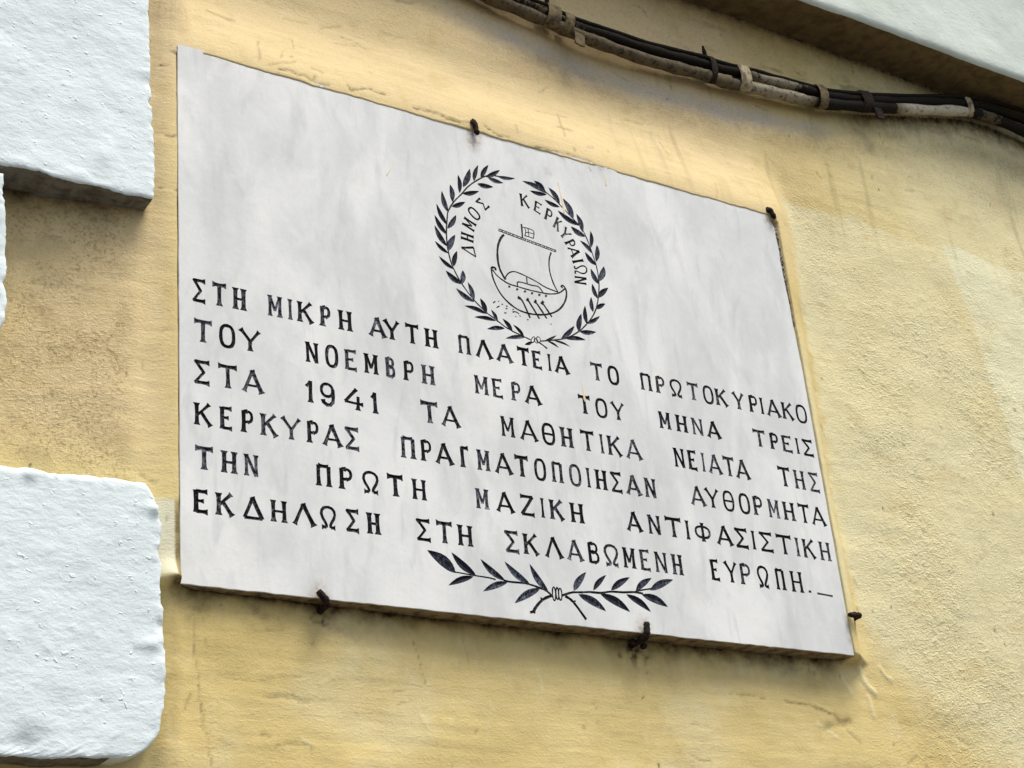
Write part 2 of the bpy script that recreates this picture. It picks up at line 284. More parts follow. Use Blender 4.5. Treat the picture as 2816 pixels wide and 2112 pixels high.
 (((552.4,-72.6),(551.9,-69.8),(550.8,-67.1),(549,-64.6),(546.7,-62.7),(543.8,-61.6),(540.4,-60.9),(537.2,-60.8),(534.3,-60.9),(535.6,-62.7),(537.3,-64.6),(539.5,-66.7),(541.8,-68.6),(544.2,-70.4),(546.9,-71.8),(549.4,-72.7),(551.9,-73.1)),((552.1,-72.8),(550.7,-71.3),(548.8,-69.5),(546.6,-67.5),(544.2,-65.7),(541.6,-64.1),(538.9,-62.8),(536.4,-61.7),(534.3,-60.9))),
 (((554.6,-78.8),(551.9,-78),(548.6,-77.6),(544.6,-77.5),(540.6,-77.7),(536.4,-78.1),(532.2,-78.6),(528.6,-79.1),(525.6,-79.8),(527.9,-81.3),(530.9,-82.6),(534.5,-83.7),(538.3,-84.2),(542.4,-83.9),(546.8,-82.8),(550.8,-81.2),(554.3,-79.4)),((554.4,-79.1),(551.4,-79.6),(547.7,-80.2),(543.5,-80.7),(539.4,-81),(535.4,-80.9),(531.5,-80.6),(528.3,-80.2),(525.6,-79.8))),
 (((575.9,-89),(576.1,-85.1),(575.7,-81),(574.4,-76.8),(572.3,-73.4),(569.4,-70.5),(565.8,-68.3),(562.3,-66.8),(559.1,-65.7),(560.1,-68.6),(561.6,-71.8),(563.6,-75.4),(565.6,-79),(567.8,-82.3),(570.3,-85.5),(572.8,-87.9),(575.3,-89.5)),((575.6,-89.3),(574.5,-86.5),(573,-83.2),(571.1,-79.6),(569,-76.2),(566.5,-73),(563.7,-70.1),(561.2,-67.7),(559.1,-65.7))),
 (((575.2,-94),(573,-92.7),(570.2,-91.5),(566.6,-90.5),(563,-89.7),(559.3,-89.1),(555.5,-88.6),(552.2,-88.3),(549.3,-88.2),(551.1,-90.2),(553.4,-92.3),(556.3,-94.3),(559.6,-95.7),(563.3,-96.4),(567.4,-96.3),(571.3,-95.6),(574.8,-94.6)),((575,-94.3),(572.2,-94.1),(568.8,-93.9),(565,-93.4),(561.3,-92.7),(557.8,-91.7),(554.4,-90.5),(551.6,-89.3),(549.3,-88.2))),
 (((597.1,-108.1),(597.9,-103.5),(598.1,-98.5),(597.3,-93.4),(595.5,-88.9),(592.7,-85.1),(589.1,-81.9),(585.5,-79.5),(582.1,-77.8),(582.9,-81.4),(584.2,-85.4),(585.7,-90),(587.5,-94.5),(589.4,-98.8),(591.6,-103),(594,-106.2),(596.5,-108.5)),((596.8,-108.3),(596,-104.8),(594.9,-100.7),(593.3,-96.1),(591.5,-91.7),(589.2,-87.6),(586.6,-83.6),(584.2,-80.4),(582.1,-77.8))),
 (((606.3,-116.4),(603.2,-114.1),(599.1,-111.7),(594.1,-109.4),(589,-107.3),(583.8,-105.2),(578.6,-103.2),(574.1,-101.6),(570.2,-100.4),(572.4,-103.8),(575.5,-107.5),(579.4,-111.2),(583.9,-114.2),(589.1,-116.2),(595.1,-117.3),(600.7,-117.5),(605.8,-117)),((606,-116.7),(601.9,-115.8),(597.1,-114.5),(591.6,-112.8),(586.5,-110.7),(581.6,-108.2),(577,-105.4),(573.3,-102.7),(570.2,-100.4))),
 (((611.3,-126),(612.6,-122.1),(613.4,-117.7),(613.5,-113.1),(612.6,-109),(610.9,-105.4),(608.4,-102.2),(605.8,-99.8),(603.3,-97.9),(603.4,-101.1),(603.8,-104.8),(604.4,-109.1),(605.2,-113.2),(606.1,-117.2),(607.4,-121),(608.9,-124.1),(610.7,-126.4)),((611,-126.2),(610.8,-123.1),(610.4,-119.4),(609.8,-115.2),(608.9,-111.1),(607.6,-107.2),(606.1,-103.5),(604.6,-100.4),(603.3,-97.9))),
 (((614.5,-132.9),(612.9,-130.7),(610.5,-128.7),(607.4,-126.8),(604,-125.3),(600.5,-124.1),(596.8,-123),(593.5,-122.3),(590.6,-121.9),(591.7,-124.6),(593.4,-127.5),(595.7,-130.4),(598.6,-132.6),(602,-134),(606.1,-134.5),(610.2,-134.3),(614,-133.5)),((614.2,-133.2),(611.5,-132.5),(608.3,-131.6),(604.7,-130.4),(601.3,-129),(598.1,-127.2),(595.1,-125.3),(592.6,-123.5),(590.6,-121.9))),
 (((622.9,-148.5),(624.8,-145.3),(626.6,-141.6),(627.9,-137.4),(628.5,-133.5),(628.3,-129.7),(627.5,-126.1),(626.4,-123.2),(625.2,-120.8),(624.3,-123.8),(623.6,-127.2),(622.8,-131.2),(622.2,-135.2),(621.7,-139.1),(621.5,-142.9),(621.7,-146.1),(622.2,-148.7)),((622.5,-148.6),(623.2,-145.7),(624.1,-142.2),(624.8,-138.3),(625.4,-134.3),(625.6,-130.5),(625.6,-126.7),(625.4,-123.5),(625.2,-120.8))),
 (((623.6,-157.7),(622.9,-154.8),(621.7,-151.6),(619.6,-148.5),(617,-146.1),(613.8,-144.2),(610.1,-142.8),(606.6,-142),(603.5,-141.6),(605.1,-143.6),(607.2,-145.8),(609.8,-148.3),(612.4,-150.8),(615.1,-153.2),(617.9,-155.4),(620.6,-157.1),(623.1,-158.3)),((623.3,-158),(621.7,-156),(619.8,-153.5),(617.4,-150.9),(614.7,-148.4),(611.8,-146.3),(608.7,-144.3),(605.8,-142.8),(603.5,-141.6))),
 (((629.3,-170.1),(631.7,-166.8),(633.9,-163.1),(635.6,-158.9),(636.5,-154.9),(636.5,-151),(635.7,-147.3),(634.7,-144.2),(633.4,-141.8),(632.2,-144.8),(631,-148.3),(629.8,-152.4),(628.9,-156.5),(628.2,-160.5),(627.8,-164.4),(628,-167.6),(628.6,-170.2)),((628.9,-170.2),(629.8,-167.2),(630.9,-163.7),(631.9,-159.7),(632.7,-155.7),(633.2,-151.7),(633.4,-147.8),(633.4,-144.5),(633.4,-141.8))),
 (((627.4,-176.1),(626.4,-173.7),(624.9,-171.1),(622.7,-168.5),(620.3,-166.1),(617.7,-163.9),(615,-161.8),(612.6,-160),(610.5,-158.7),(610.8,-161.7),(611.5,-164.9),(612.8,-168.4),(614.6,-171.3),(617.1,-173.6),(620.3,-175.3),(623.6,-176.2),(626.8,-176.6)),((627.1,-176.3),(625,-174.9),(622.6,-173.2),(619.9,-171.1),(617.5,-168.7),(615.3,-166.1),(613.3,-163.4),(611.7,-160.9),(610.5,-158.7))),
 (((630.8,-201.3),(634.2,-198.7),(637.3,-195.7),(640,-192),(641.7,-188.4),(642.6,-184.7),(642.6,-180.9),(642.1,-177.7),(641.3,-175),(639.1,-177.6),(636.9,-180.7),(634.6,-184.4),(632.6,-188),(631,-191.7),(630,-195.4),(629.7,-198.6),(630.2,-201.2)),((630.5,-201.2),(632,-198.7),(633.7,-195.5),(635.5,-191.9),(637.2,-188.2),(638.6,-184.5),(639.8,-180.8),(640.6,-177.6),(641.3,-175))),
 (((628.4,-206.3),(628.2,-203.5),(627.5,-200.4),(626.2,-197.1),(624.5,-194),(622.7,-191),(620.7,-188.1),(618.9,-185.7),(617.2,-183.9),(616.7,-187.2),(616.6,-190.9),(616.9,-194.9),(617.8,-198.4),(619.6,-201.4),(622.1,-203.9),(624.9,-205.6),(627.8,-206.7)),((628.1,-206.5),(626.6,-204.5),(624.8,-202.2),(622.9,-199.3),(621.2,-196.2),(619.8,-192.9),(618.7,-189.5),(617.8,-186.5),(617.2,-183.9))),
 (((624.2,-229.2),(627.2,-227.9),(630.2,-225.9),(633.3,-223.3),(636.1,-220.4),(638.7,-217.4),(641,-214.1),(643,-211.2),(644.3,-208.6),(641.1,-209.8),(637.6,-211.4),(633.9,-213.5),(630.6,-216),(627.9,-219),(625.8,-222.4),(624.5,-225.7),(623.8,-228.9)),((624,-229),(625.8,-226.8),(628,-224.2),(630.6,-221.2),(633.4,-218.2),(636.3,-215.4),(639.3,-212.7),(642,-210.5),(644.3,-208.6))),
 (((623.2,-230.1),(623.3,-227.5),(623,-224.6),(622.2,-221.4),(621.2,-218.3),(620,-215.4),(618.7,-212.5),(617.4,-210.1),(616.2,-208.2),(615.5,-211.2),(614.9,-214.5),(614.7,-218.2),(615.1,-221.6),(616.3,-224.6),(618.1,-227.2),(620.3,-229.1),(622.5,-230.4)),((622.9,-230.2),(621.8,-228.3),(620.5,-225.9),(619.2,-223),(618.2,-220),(617.4,-216.8),(616.8,-213.5),(616.5,-210.6),(616.2,-208.2))),
 (((618.6,-248.2),(620.7,-247.8),(623.1,-247),(625.7,-245.6),(628,-243.9),(630.2,-242),(632.3,-239.8),(634.1,-237.8),(635.4,-236),(633.1,-236.2),(630.4,-236.7),(627.6,-237.6),(625,-238.9),(622.7,-240.6),(620.7,-242.9),(619.2,-245.4),(618.3,-247.8)),((618.4,-248),(620,-246.6),(621.9,-245),(624.2,-243.1),(626.5,-241.4),(628.9,-239.8),(631.4,-238.2),(633.6,-237),(635.4,-236))),
 (((612.3,-253.9),(613,-251.3),(613.5,-248.3),(613.6,-244.9),(613.5,-241.6),(613.2,-238.4),(612.7,-235.3),(612.3,-232.6),(611.6,-230.4),(610.2,-233.2),(608.9,-236.5),(607.8,-240.2),(607.3,-243.7),(607.6,-246.9),(608.5,-249.9),(610,-252.3),(611.6,-254.1)),((611.9,-254),(611.5,-251.8),(611,-249.1),(610.6,-245.9),(610.4,-242.7),(610.5,-239.3),(610.8,-235.9),(611.2,-232.9),(611.6,-230.4))),
 (((599,-275.1),(599.8,-272),(600.3,-268.4),(600.5,-264.4),(600.4,-260.4),(600.2,-256.4),(599.9,-252.5),(599.5,-249.2),(599,-246.5),(597.4,-249.9),(595.8,-253.8),(594.5,-258.2),(593.9,-262.4),(594.1,-266.3),(595,-270),(596.5,-273),(598.3,-275.3)),((598.6,-275.2),(598.2,-272.5),(597.7,-269.2),(597.3,-265.3),(597.2,-261.4),(597.4,-257.3),(597.9,-253.2),(598.4,-249.5),(599,-246.5))),
 (((598.8,-275.4),(601.9,-274.9),(605.4,-273.8),(609.2,-272.1),(612.7,-269.8),(615.9,-267.1),(618.9,-263.9),(621.3,-260.9),(623.1,-258.1),(620.4,-259.4),(617.2,-261.1),(613.6,-263.2),(610,-265.4),(606.6,-267.7),(603.3,-270.2),(600.6,-272.7),(598.5,-274.9)),((598.6,-275.2),(601.2,-273.8),(604.3,-272),(607.9,-269.9),(611.4,-267.6),(614.8,-265.1),(618.1,-262.5),(620.8,-260.1),(623.1,-258.1))),
 (((583,-290.3),(585,-287.2),(586.7,-283.7),(588.1,-279.5),(589.2,-275.4),(590,-271.3),(590.6,-267.2),(590.9,-263.7),(590.9,-260.8),(588.3,-263.9),(585.6,-267.6),(583.1,-271.8),(581.3,-276),(580.3,-280.1),(580.3,-284.1),(581.1,-287.5),(582.4,-290.3)),((582.7,-290.3),(583,-287.4),(583.5,-283.9),(584.2,-279.8),(585.2,-275.7),(586.5,-271.6),(588.1,-267.4),(589.6,-263.8),(590.9,-260.8))),
 (((584.7,-290.2),(587.2,-291.5),(590.4,-292.4),(594.2,-292.6),(598.2,-292.1),(602.3,-290.9),(606.6,-289),(610.3,-287),(613.4,-285),(610.6,-284.8),(607.3,-284.8),(603.3,-285),(599.4,-285.4),(595.4,-286),(591.3,-287),(587.8,-288.1),(584.8,-289.6)),((584.7,-289.9),(587.5,-289.8),(590.8,-289.7),(594.8,-289.3),(598.8,-288.8),(602.8,-288),(606.9,-286.9),(610.5,-285.9),(613.4,-285))),
 (((552.1,-307.4),(555.8,-306.1),(559.8,-304),(564,-301.2),(567.6,-297.8),(570.6,-294.1),(573.3,-289.9),(575.3,-286.1),(576.7,-282.8),(573.7,-284.8),(570.3,-287.5),(566.5,-290.7),(562.9,-293.9),(559.3,-297.3),(556.1,-300.9),(553.5,-304.1),(551.7,-307.1)),((551.9,-307.3),(554.7,-305.1),(558,-302.4),(561.7,-299.2),(565.2,-295.9),(568.6,-292.4),(571.8,-288.7),(574.5,-285.5),(576.7,-282.8))),
 (((557.9,-306),(561.3,-306.3),(565.4,-306.3),(570.2,-305.8),(575.2,-305.1),(580.2,-304.2),(585.2,-303.3),(589.5,-302.4),(593.2,-301.5),(590,-300.3),(586,-299.4),(581.4,-298.7),(576.6,-298.8),(571.6,-299.6),(566.5,-301.2),(561.9,-303.2),(558.1,-305.4)),((558,-305.7),(561.6,-304.8),(565.9,-303.7),(570.9,-302.7),(575.9,-301.9),(580.8,-301.5),(585.6,-301.3),(589.7,-301.4),(593.2,-301.5))),
 (((524.9,-315.6),(527.1,-315.1),(529.7,-314.5),(532.6,-313.4),(535.3,-311.9),(537.9,-310),(540.4,-307.9),(542.5,-305.8),(544.1,-304),(542.1,-304.9),(539.7,-306.1),(536.9,-307.5),(534.1,-309),(531.4,-310.6),(528.7,-312.2),(526.5,-313.7),(524.7,-315.1)),((524.8,-315.3),(526.8,-314.4),(529.2,-313.3),(532,-312),(534.7,-310.4),(537.4,-308.8),(540.1,-307),(542.3,-305.4),(544.1,-304))),
 (((537.5,-313.1),(540.3,-313.5),(543.6,-314),(547.5,-314.5),(551.5,-315),(555.4,-315.6),(559.3,-316.2),(562.6,-316.8),(565.4,-317.2),(563.1,-315.8),(560.2,-314.4),(556.7,-313),(552.9,-312.1),(548.9,-311.6),(544.7,-311.7),(541,-312.1),(537.8,-312.5)),((537.6,-312.8),(540.6,-312.8),(544.2,-312.8),(548.2,-313.1),(552.2,-313.5),(556,-314.3),(559.7,-315.3),(562.8,-316.3),(565.4,-317.2))),
 (((527.4,-315.9),(529.2,-316.7),(531.4,-317.7),(534,-318.6),(536.6,-319.6),(539.3,-320.5),(541.9,-321.4),(544.2,-322.2),(546.1,-322.7),(544.8,-321.3),(543.1,-319.7),(540.9,-318),(538.5,-316.8),(535.8,-315.9),(532.9,-315.4),(530.1,-315.4),(527.8,-315.4)),((527.6,-315.7),(529.7,-316.1),(532.1,-316.6),(534.9,-317.3),(537.6,-318.2),(540.1,-319.3),(542.5,-320.5),(544.5,-321.7),(546.1,-322.7))),
 (((502.8,-321.7),(501.3,-321.8),(499.6,-322.1),(497.7,-322.8),(495.8,-323.8),(494,-324.9),(492.2,-326.2),(490.7,-327.3),(489.4,-328.5),(491,-328.7),(492.8,-328.7),(494.9,-328.4),(496.8,-327.8),(498.7,-326.8),(500.4,-325.4),(501.8,-323.8),(503,-322.2)),((502.9,-322),(501.6,-322.8),(500,-323.8),(498.2,-324.8),(496.3,-325.8),(494.4,-326.6),(492.5,-327.4),(490.8,-328),(489.4,-328.5))),
)
BRANCH_LEAVES = (
 (((352.9,-662.6),(351.6,-657.3),(349,-652.2),(344.9,-647.3),(339.9,-643.6),(333.8,-640.9),(327,-639.3),(320.6,-638.4),(314.9,-638.2),(317.8,-641.6),(321.7,-645.4),(326.3,-649.5),(331.2,-653.4),(336.4,-656.9),(342,-660.1),(347.3,-662.2),(352.5,-663.1)),((352.7,-662.9),(349.4,-659.8),(345.5,-656.1),(340.7,-652.1),(335.5,-648.5),(330.1,-645.2),(324.3,-642.3),(319.2,-640),(314.9,-638.2))),
 (((381.5,-662.4),(379.2,-659),(375.7,-655.4),(371.3,-651.7),(366.7,-648.2),(361.9,-644.9),(357.1,-641.6),(352.8,-638.9),(349.1,-636.9),(350.7,-641.1),(353,-645.7),(356.2,-650.5),(360.1,-654.7),(364.8,-658.1),(370.4,-660.6),(375.9,-662.2),(381.1,-662.8)),((381.3,-662.6),(377.5,-660.6),(373.1,-658),(368.1,-654.9),(363.4,-651.5),(359,-647.7),(355,-643.7),(351.7,-640),(349.1,-636.9))),
 (((377.6,-664.7),(373.4,-664.4),(368.5,-664.8),(363,-665.9),(357.8,-667.9),(352.9,-670.5),(348.2,-673.8),(344.4,-677),(341.2,-680),(345,-679.1),(349.5,-677.7),(354.7,-676),(359.9,-674.2),(365,-672.1),(370.1,-669.9),(374.4,-667.6),(377.8,-665.2)),((377.7,-664.9),(373.9,-666),(369.3,-667.3),(364,-669),(358.9,-671),(353.8,-673.3),(348.9,-675.8),(344.7,-678.1),(341.2,-680))),
 (((424.1,-665.1),(421.3,-662),(417.6,-658.8),(412.9,-655.3),(408,-652),(403.1,-648.8),(398.2,-645.6),(393.9,-642.9),(390.2,-640.8),(392.1,-644.8),(394.7,-649.1),(398.3,-653.7),(402.5,-657.7),(407.4,-660.9),(413.1,-663.3),(418.6,-664.8),(423.7,-665.5)),((423.9,-665.3),(419.9,-663.4),(415.3,-661),(410.1,-658.1),(405.2,-654.8),(400.7,-651.2),(396.4,-647.3),(393,-643.8),(390.2,-640.8))),
 (((427.1,-666.6),(422.7,-666.3),(417.7,-666.6),(412.2,-667.8),(406.9,-669.9),(401.9,-672.6),(397.2,-676),(393.3,-679.3),(390.1,-682.4),(394,-681.5),(398.6,-680.1),(403.9,-678.3),(409.1,-676.4),(414.4,-674.3),(419.5,-671.9),(423.8,-669.5),(427.3,-667)),((427.2,-666.8),(423.3,-667.9),(418.6,-669.3),(413.3,-671.1),(408,-673.1),(402.9,-675.5),(397.9,-678.1),(393.6,-680.4),(390.1,-682.4))),
 (((460.7,-666.1),(457.8,-662.8),(453.9,-659.3),(449,-655.6),(443.9,-652),(438.8,-648.5),(433.7,-645.1),(429.2,-642.1),(425.3,-639.9),(427.2,-644.1),(429.9,-648.7),(433.6,-653.7),(437.9,-657.9),(443,-661.4),(449,-664.1),(454.8,-665.7),(460.3,-666.5)),((460.5,-666.3),(456.3,-664.3),(451.5,-661.7),(446,-658.5),(440.9,-655),(436.2,-651.1),(431.8,-646.9),(428.2,-643.1),(425.3,-639.9))),
 (((487.4,-673.1),(485.8,-669.2),(483.1,-664.8),(479.7,-660),(476.1,-655.2),(472.5,-650.6),(468.8,-645.9),(465.6,-641.9),(462.7,-638.8),(463.3,-643.4),(464.4,-648.7),(466.4,-654.5),(469.1,-659.8),(472.8,-664.4),(477.5,-668.4),(482.3,-671.4),(486.9,-673.4)),((487.2,-673.3),(484,-670.3),(480.3,-666.6),(476.3,-662.2),(472.6,-657.5),(469.4,-652.5),(466.6,-647.3),(464.4,-642.7),(462.7,-638.8))),
 (((475,-669.7),(469.7,-670),(463.9,-671.2),(457.6,-673.4),(451.8,-676.5),(446.5,-680.3),(441.7,-684.8),(437.8,-689.1),(434.8,-693),(439.2,-691.4),(444.3,-689.2),(450.2,-686.4),(456,-683.5),(461.7,-680.3),(467.2,-676.9),(471.8,-673.5),(475.2,-670.1)),((475.1,-669.9),(470.7,-671.7),(465.5,-674),(459.6,-676.9),(453.9,-680),(448.4,-683.4),(443,-687),(438.5,-690.2),(434.8,-693))),
 (((526.9,-667.8),(530.3,-665.6),(533.7,-662.7),(537.2,-659),(540.2,-655.1),(543,-651.1),(545.6,-647),(547.7,-643.3),(549.1,-640.2),(545.2,-642.1),(540.9,-644.7),(536.4,-648),(532.6,-651.5),(529.7,-655.4),(527.6,-659.8),(526.6,-663.8),(526.4,-667.6)),((526.6,-667.7),(528.4,-664.7),(530.7,-661.2),(533.4,-657.2),(536.4,-653.3),(539.7,-649.5),(543.3,-645.8),(546.4,-642.7),(549.1,-640.2))),
 (((557.7,-663.9),(560.7,-662.1),(564,-659.6),(567.4,-656.5),(570.6,-653.3),(573.6,-649.9),(576.5,-646.4),(578.9,-643.4),(580.8,-640.7),(577.2,-642.2),(573.3,-644.2),(569,-646.9),(565.3,-649.8),(562.2,-653.1),(559.8,-656.8),(558.2,-660.4),(557.3,-663.6)),((557.5,-663.7),(559.4,-661.2),(561.9,-658.2),(564.8,-654.8),(568,-651.5),(571.3,-648.4),(574.9,-645.3),(578.1,-642.8),(580.8,-640.7))),
 (((586,-661),(590,-659.9),(594.3,-657.9),(599.1,-655.2),(603.7,-652.2),(608.1,-649),(612.4,-645.6),(616,-642.5),(618.9,-639.8),(614.5,-640.5),(609.5,-641.8),(604.1,-643.7),(599.1,-646.1),(594.6,-649.2),(590.7,-653),(587.7,-656.9),(585.7,-660.6)),((585.9,-660.8),(588.9,-658.4),(592.5,-655.5),(596.9,-652.2),(601.4,-649.2),(606.1,-646.3),(611,-643.7),(615.3,-641.5),(618.9,-639.8))),
 (((626.5,-656.8),(630.1,-655.7),(634,-653.9),(638.2,-651.4),(642.1,-648.5),(645.9,-645.5),(649.5,-642.2),(652.6,-639.3),(654.9,-636.7),(650.9,-637.5),(646.5,-638.8),(641.6,-640.6),(637.2,-643),(633.3,-645.9),(630,-649.4),(627.7,-653),(626.2,-656.4)),((626.3,-656.6),(628.9,-654.4),(632,-651.7),(635.8,-648.6),(639.7,-645.8),(643.8,-643.1),(648,-640.5),(651.7,-638.4),(654.9,-636.7))),
 (((649.9,-654.4),(654.6,-653.8),(659.8,-652.3),(665.7,-650),(671.4,-647.3),(677,-644.3),(682.6,-641),(687.3,-638),(691.1,-635.3),(686.2,-635.4),(680.5,-636),(674.1,-637.3),(668,-639.3),(662.3,-642.2),(657.1,-645.9),(652.9,-649.9),(649.7,-654)),((649.8,-654.2),(653.7,-651.9),(658.4,-649.1),(664,-646.1),(669.7,-643.3),(675.6,-640.8),(681.5,-638.5),(686.7,-636.7),(691.1,-635.3))),
 (((533.3,-671.9),(536.4,-674.9),(540.7,-677.7),(546.2,-680.4),(551.9,-682.9),(557.9,-685.1),(564,-687.2),(569.3,-688.8),(573.9,-690),(571.5,-686.2),(568.1,-682.1),(563.6,-678),(558.5,-674.7),(552.6,-672.4),(545.9,-671.1),(539.5,-670.8),(533.6,-671.4)),((533.4,-671.6),(538,-672.9),(543.3,-674.4),(549.4,-676.4),(555.2,-678.8),(560.7,-681.5),(566,-684.6),(570.4,-687.5),(573.9,-690))),
 (((567.9,-667.6),(571.4,-670.7),(576.3,-673.7),(582.4,-676.6),(588.7,-679.3),(595.2,-681.8),(601.8,-684.1),(607.6,-686),(612.6,-687.4),(609.8,-683.3),(606,-679),(601.1,-674.6),(595.4,-671),(589,-668.5),(581.7,-667),(574.7,-666.6),(568.3,-667.1)),((568.1,-667.3),(573.1,-668.7),(579,-670.3),(585.7,-672.6),(592.1,-675.2),(598.1,-678.2),(603.9,-681.6),(608.7,-684.7),(612.6,-687.4))),
 (((609.8,-664.1),(612.6,-667),(616.6,-669.8),(621.6,-672.7),(626.9,-675.4),(632.2,-678),(637.7,-680.5),(642.4,-682.6),(646.6,-684.1),(644.4,-680.5),(641.5,-676.5),(637.6,-672.3),(633,-668.9),(627.7,-666.3),(621.5,-664.5),(615.7,-663.7),(610.2,-663.7)),((610,-663.9),(614.1,-665.3),(619.1,-667.2),(624.7,-669.5),(629.9,-672.2),(634.9,-675.2),(639.6,-678.5),(643.4,-681.5),(646.6,-684.1))),
 (((635.1,-661.6),(638.2,-664.1),(642.6,-666.4),(648.1,-668.5),(653.8,-670.2),(659.8,-671.7),(665.9,-673),(671.2,-673.9),(675.9,-674.4),(673.2,-671.2),(669.6,-667.7),(665,-664.3),(659.8,-661.7),(653.9,-660.1),(647.3,-659.6),(641.1,-660),(635.4,-661.1)),((635.2,-661.3),(639.7,-662),(645,-663),(651,-664.3),(656.8,-666),(662.4,-668),(667.7,-670.3),(672.2,-672.5),(675.9,-674.4))),
)
WREATH_STEMS = (
 (((501.2,-320),(492.9,-317.6),(472.7,-312.4),(460,-307.5),(445.9,-299.3),(431.8,-291.7),(416.4,-279),(406.3,-267.9),(396.5,-255),(389.4,-242.3),(384.1,-229.2),(380.9,-212.9),(379.8,-196.9),(380.5,-180.3),(383.7,-157.6),(386.4,-147.7),(396.2,-131.3),(409.8,-115.6),(420.5,-101.9),(432,-90.9),(448.6,-77.9),(460.8,-72.1),(476.7,-69.8)),1.5),
 (((515.7,-318.4),(527.7,-315.3),(551.8,-308.2),(564.2,-303),(583.7,-289.7),(599.8,-274),(611.9,-258.6),(620.2,-242),(626.3,-220.1),(628.9,-200.6),(627.9,-178.1),(623.3,-158),(617.7,-138.1),(609.7,-120.7),(596.8,-108.3),(578.3,-92.5),(565.3,-82.2),(553.9,-75.3)),1.4),
 (((512.6,-320.4),(518.1,-322.9),(526.2,-327.5)),1.8),
 (((506.7,-318.9),(505.7,-320.7),(504.4,-322.1),(503.1,-323),(502,-323.3),(501.2,-322.8),(500.9,-321.6),(501.1,-320),(501.8,-318.1),(502.8,-316.3),(504.1,-314.9),(505.4,-313.9),(506.5,-313.7),(507.3,-314.2),(507.6,-315.4),(507.4,-317),(506.7,-318.9)),0.9),
 (((511.1,-317.5),(511.6,-318.8),(511.7,-320.1),(511.4,-321.2),(510.7,-322),(509.8,-322.4),(508.7,-322.2),(507.6,-321.5),(506.8,-320.5),(506.3,-319.2),(506.2,-317.9),(506.5,-316.8),(507.2,-316),(508.2,-315.6),(509.2,-315.8),(510.3,-316.4),(511.1,-317.5)),0.9),
 (((516.2,-315.4),(516.2,-317.2),(515.8,-318.8),(515,-320.2),(513.8,-321.1),(512.6,-321.3),(511.4,-320.8),(510.5,-319.7),(509.9,-318.1),(509.9,-316.4),(510.3,-314.7),(511.1,-313.3),(512.3,-312.4),(513.5,-312.3),(514.7,-312.8),(515.6,-313.9),(516.2,-315.4)),0.9),
)
BRANCH_STEMS = (
 (((492,-677.4),(485.5,-672.7),(476.9,-669.7),(459.6,-666.1),(449.1,-665.4),(429.9,-665.9),(421.4,-664.4)),2),
 (((410.1,-665.3),(400.8,-664),(380.4,-663.3),(365.3,-662.5),(351.1,-661.8)),1.5),
 (((492,-677.7),(483.6,-680.8),(475,-686),(467.1,-693.6),(461.3,-701.3)),2.8),
 (((456.4,-702.7),(461.3,-701.3),(464.3,-702.5)),2.6),
 (((475.4,-685.9),(475.2,-681.4)),1.8),
 (((512,-676.1),(518,-678.3),(523.8,-682.7),(530.2,-689.8),(541.1,-703.9)),2.8),
 (((523.8,-682.7),(527.8,-680.4)),1.8),
 (((507.5,-675.8),(516,-672.6),(525.5,-669.7),(538.4,-668.5),(551.5,-666.7),(568.3,-666.1),(585.6,-662.7),(604.6,-661.7),(622,-659.6),(637.4,-660)),2.2),
 (((622,-659.6),(634.1,-655.8),(656.1,-651.1)),1.6),
 (((498.1,-674.3),(497.8,-677.8),(497.1,-680.8),(496.2,-682.8),(495.2,-683.7),(494.3,-683.1),(493.5,-681.3),(493.1,-678.5),(493,-675.1),(493.4,-671.7),(494,-668.7),(494.9,-666.6),(495.9,-665.7),(496.9,-666.3),(497.6,-668.1),(498.1,-670.9),(498.1,-674.3)),1.4),
 (((502.9,-673.5),(502.6,-676.5),(502,-679.1),(501.3,-680.9),(500.4,-681.6),(499.6,-681.2),(498.9,-679.6),(498.6,-677.2),(498.5,-674.2),(498.8,-671.2),(499.4,-668.7),(500.2,-666.9),(501,-666.1),(501.8,-666.6),(502.5,-668.2),(502.9,-670.6),(502.9,-673.5)),1.4),
 (((507.5,-674),(507.2,-677),(506.6,-679.6),(505.7,-681.4),(504.7,-682.1),(503.7,-681.7),(502.9,-680.1),(502.5,-677.7),(502.4,-674.8),(502.7,-671.8),(503.4,-669.2),(504.3,-667.4),(505.3,-666.6),(506.3,-667.1),(507,-668.6),(507.5,-671),(507.5,-674)),1.4),
)
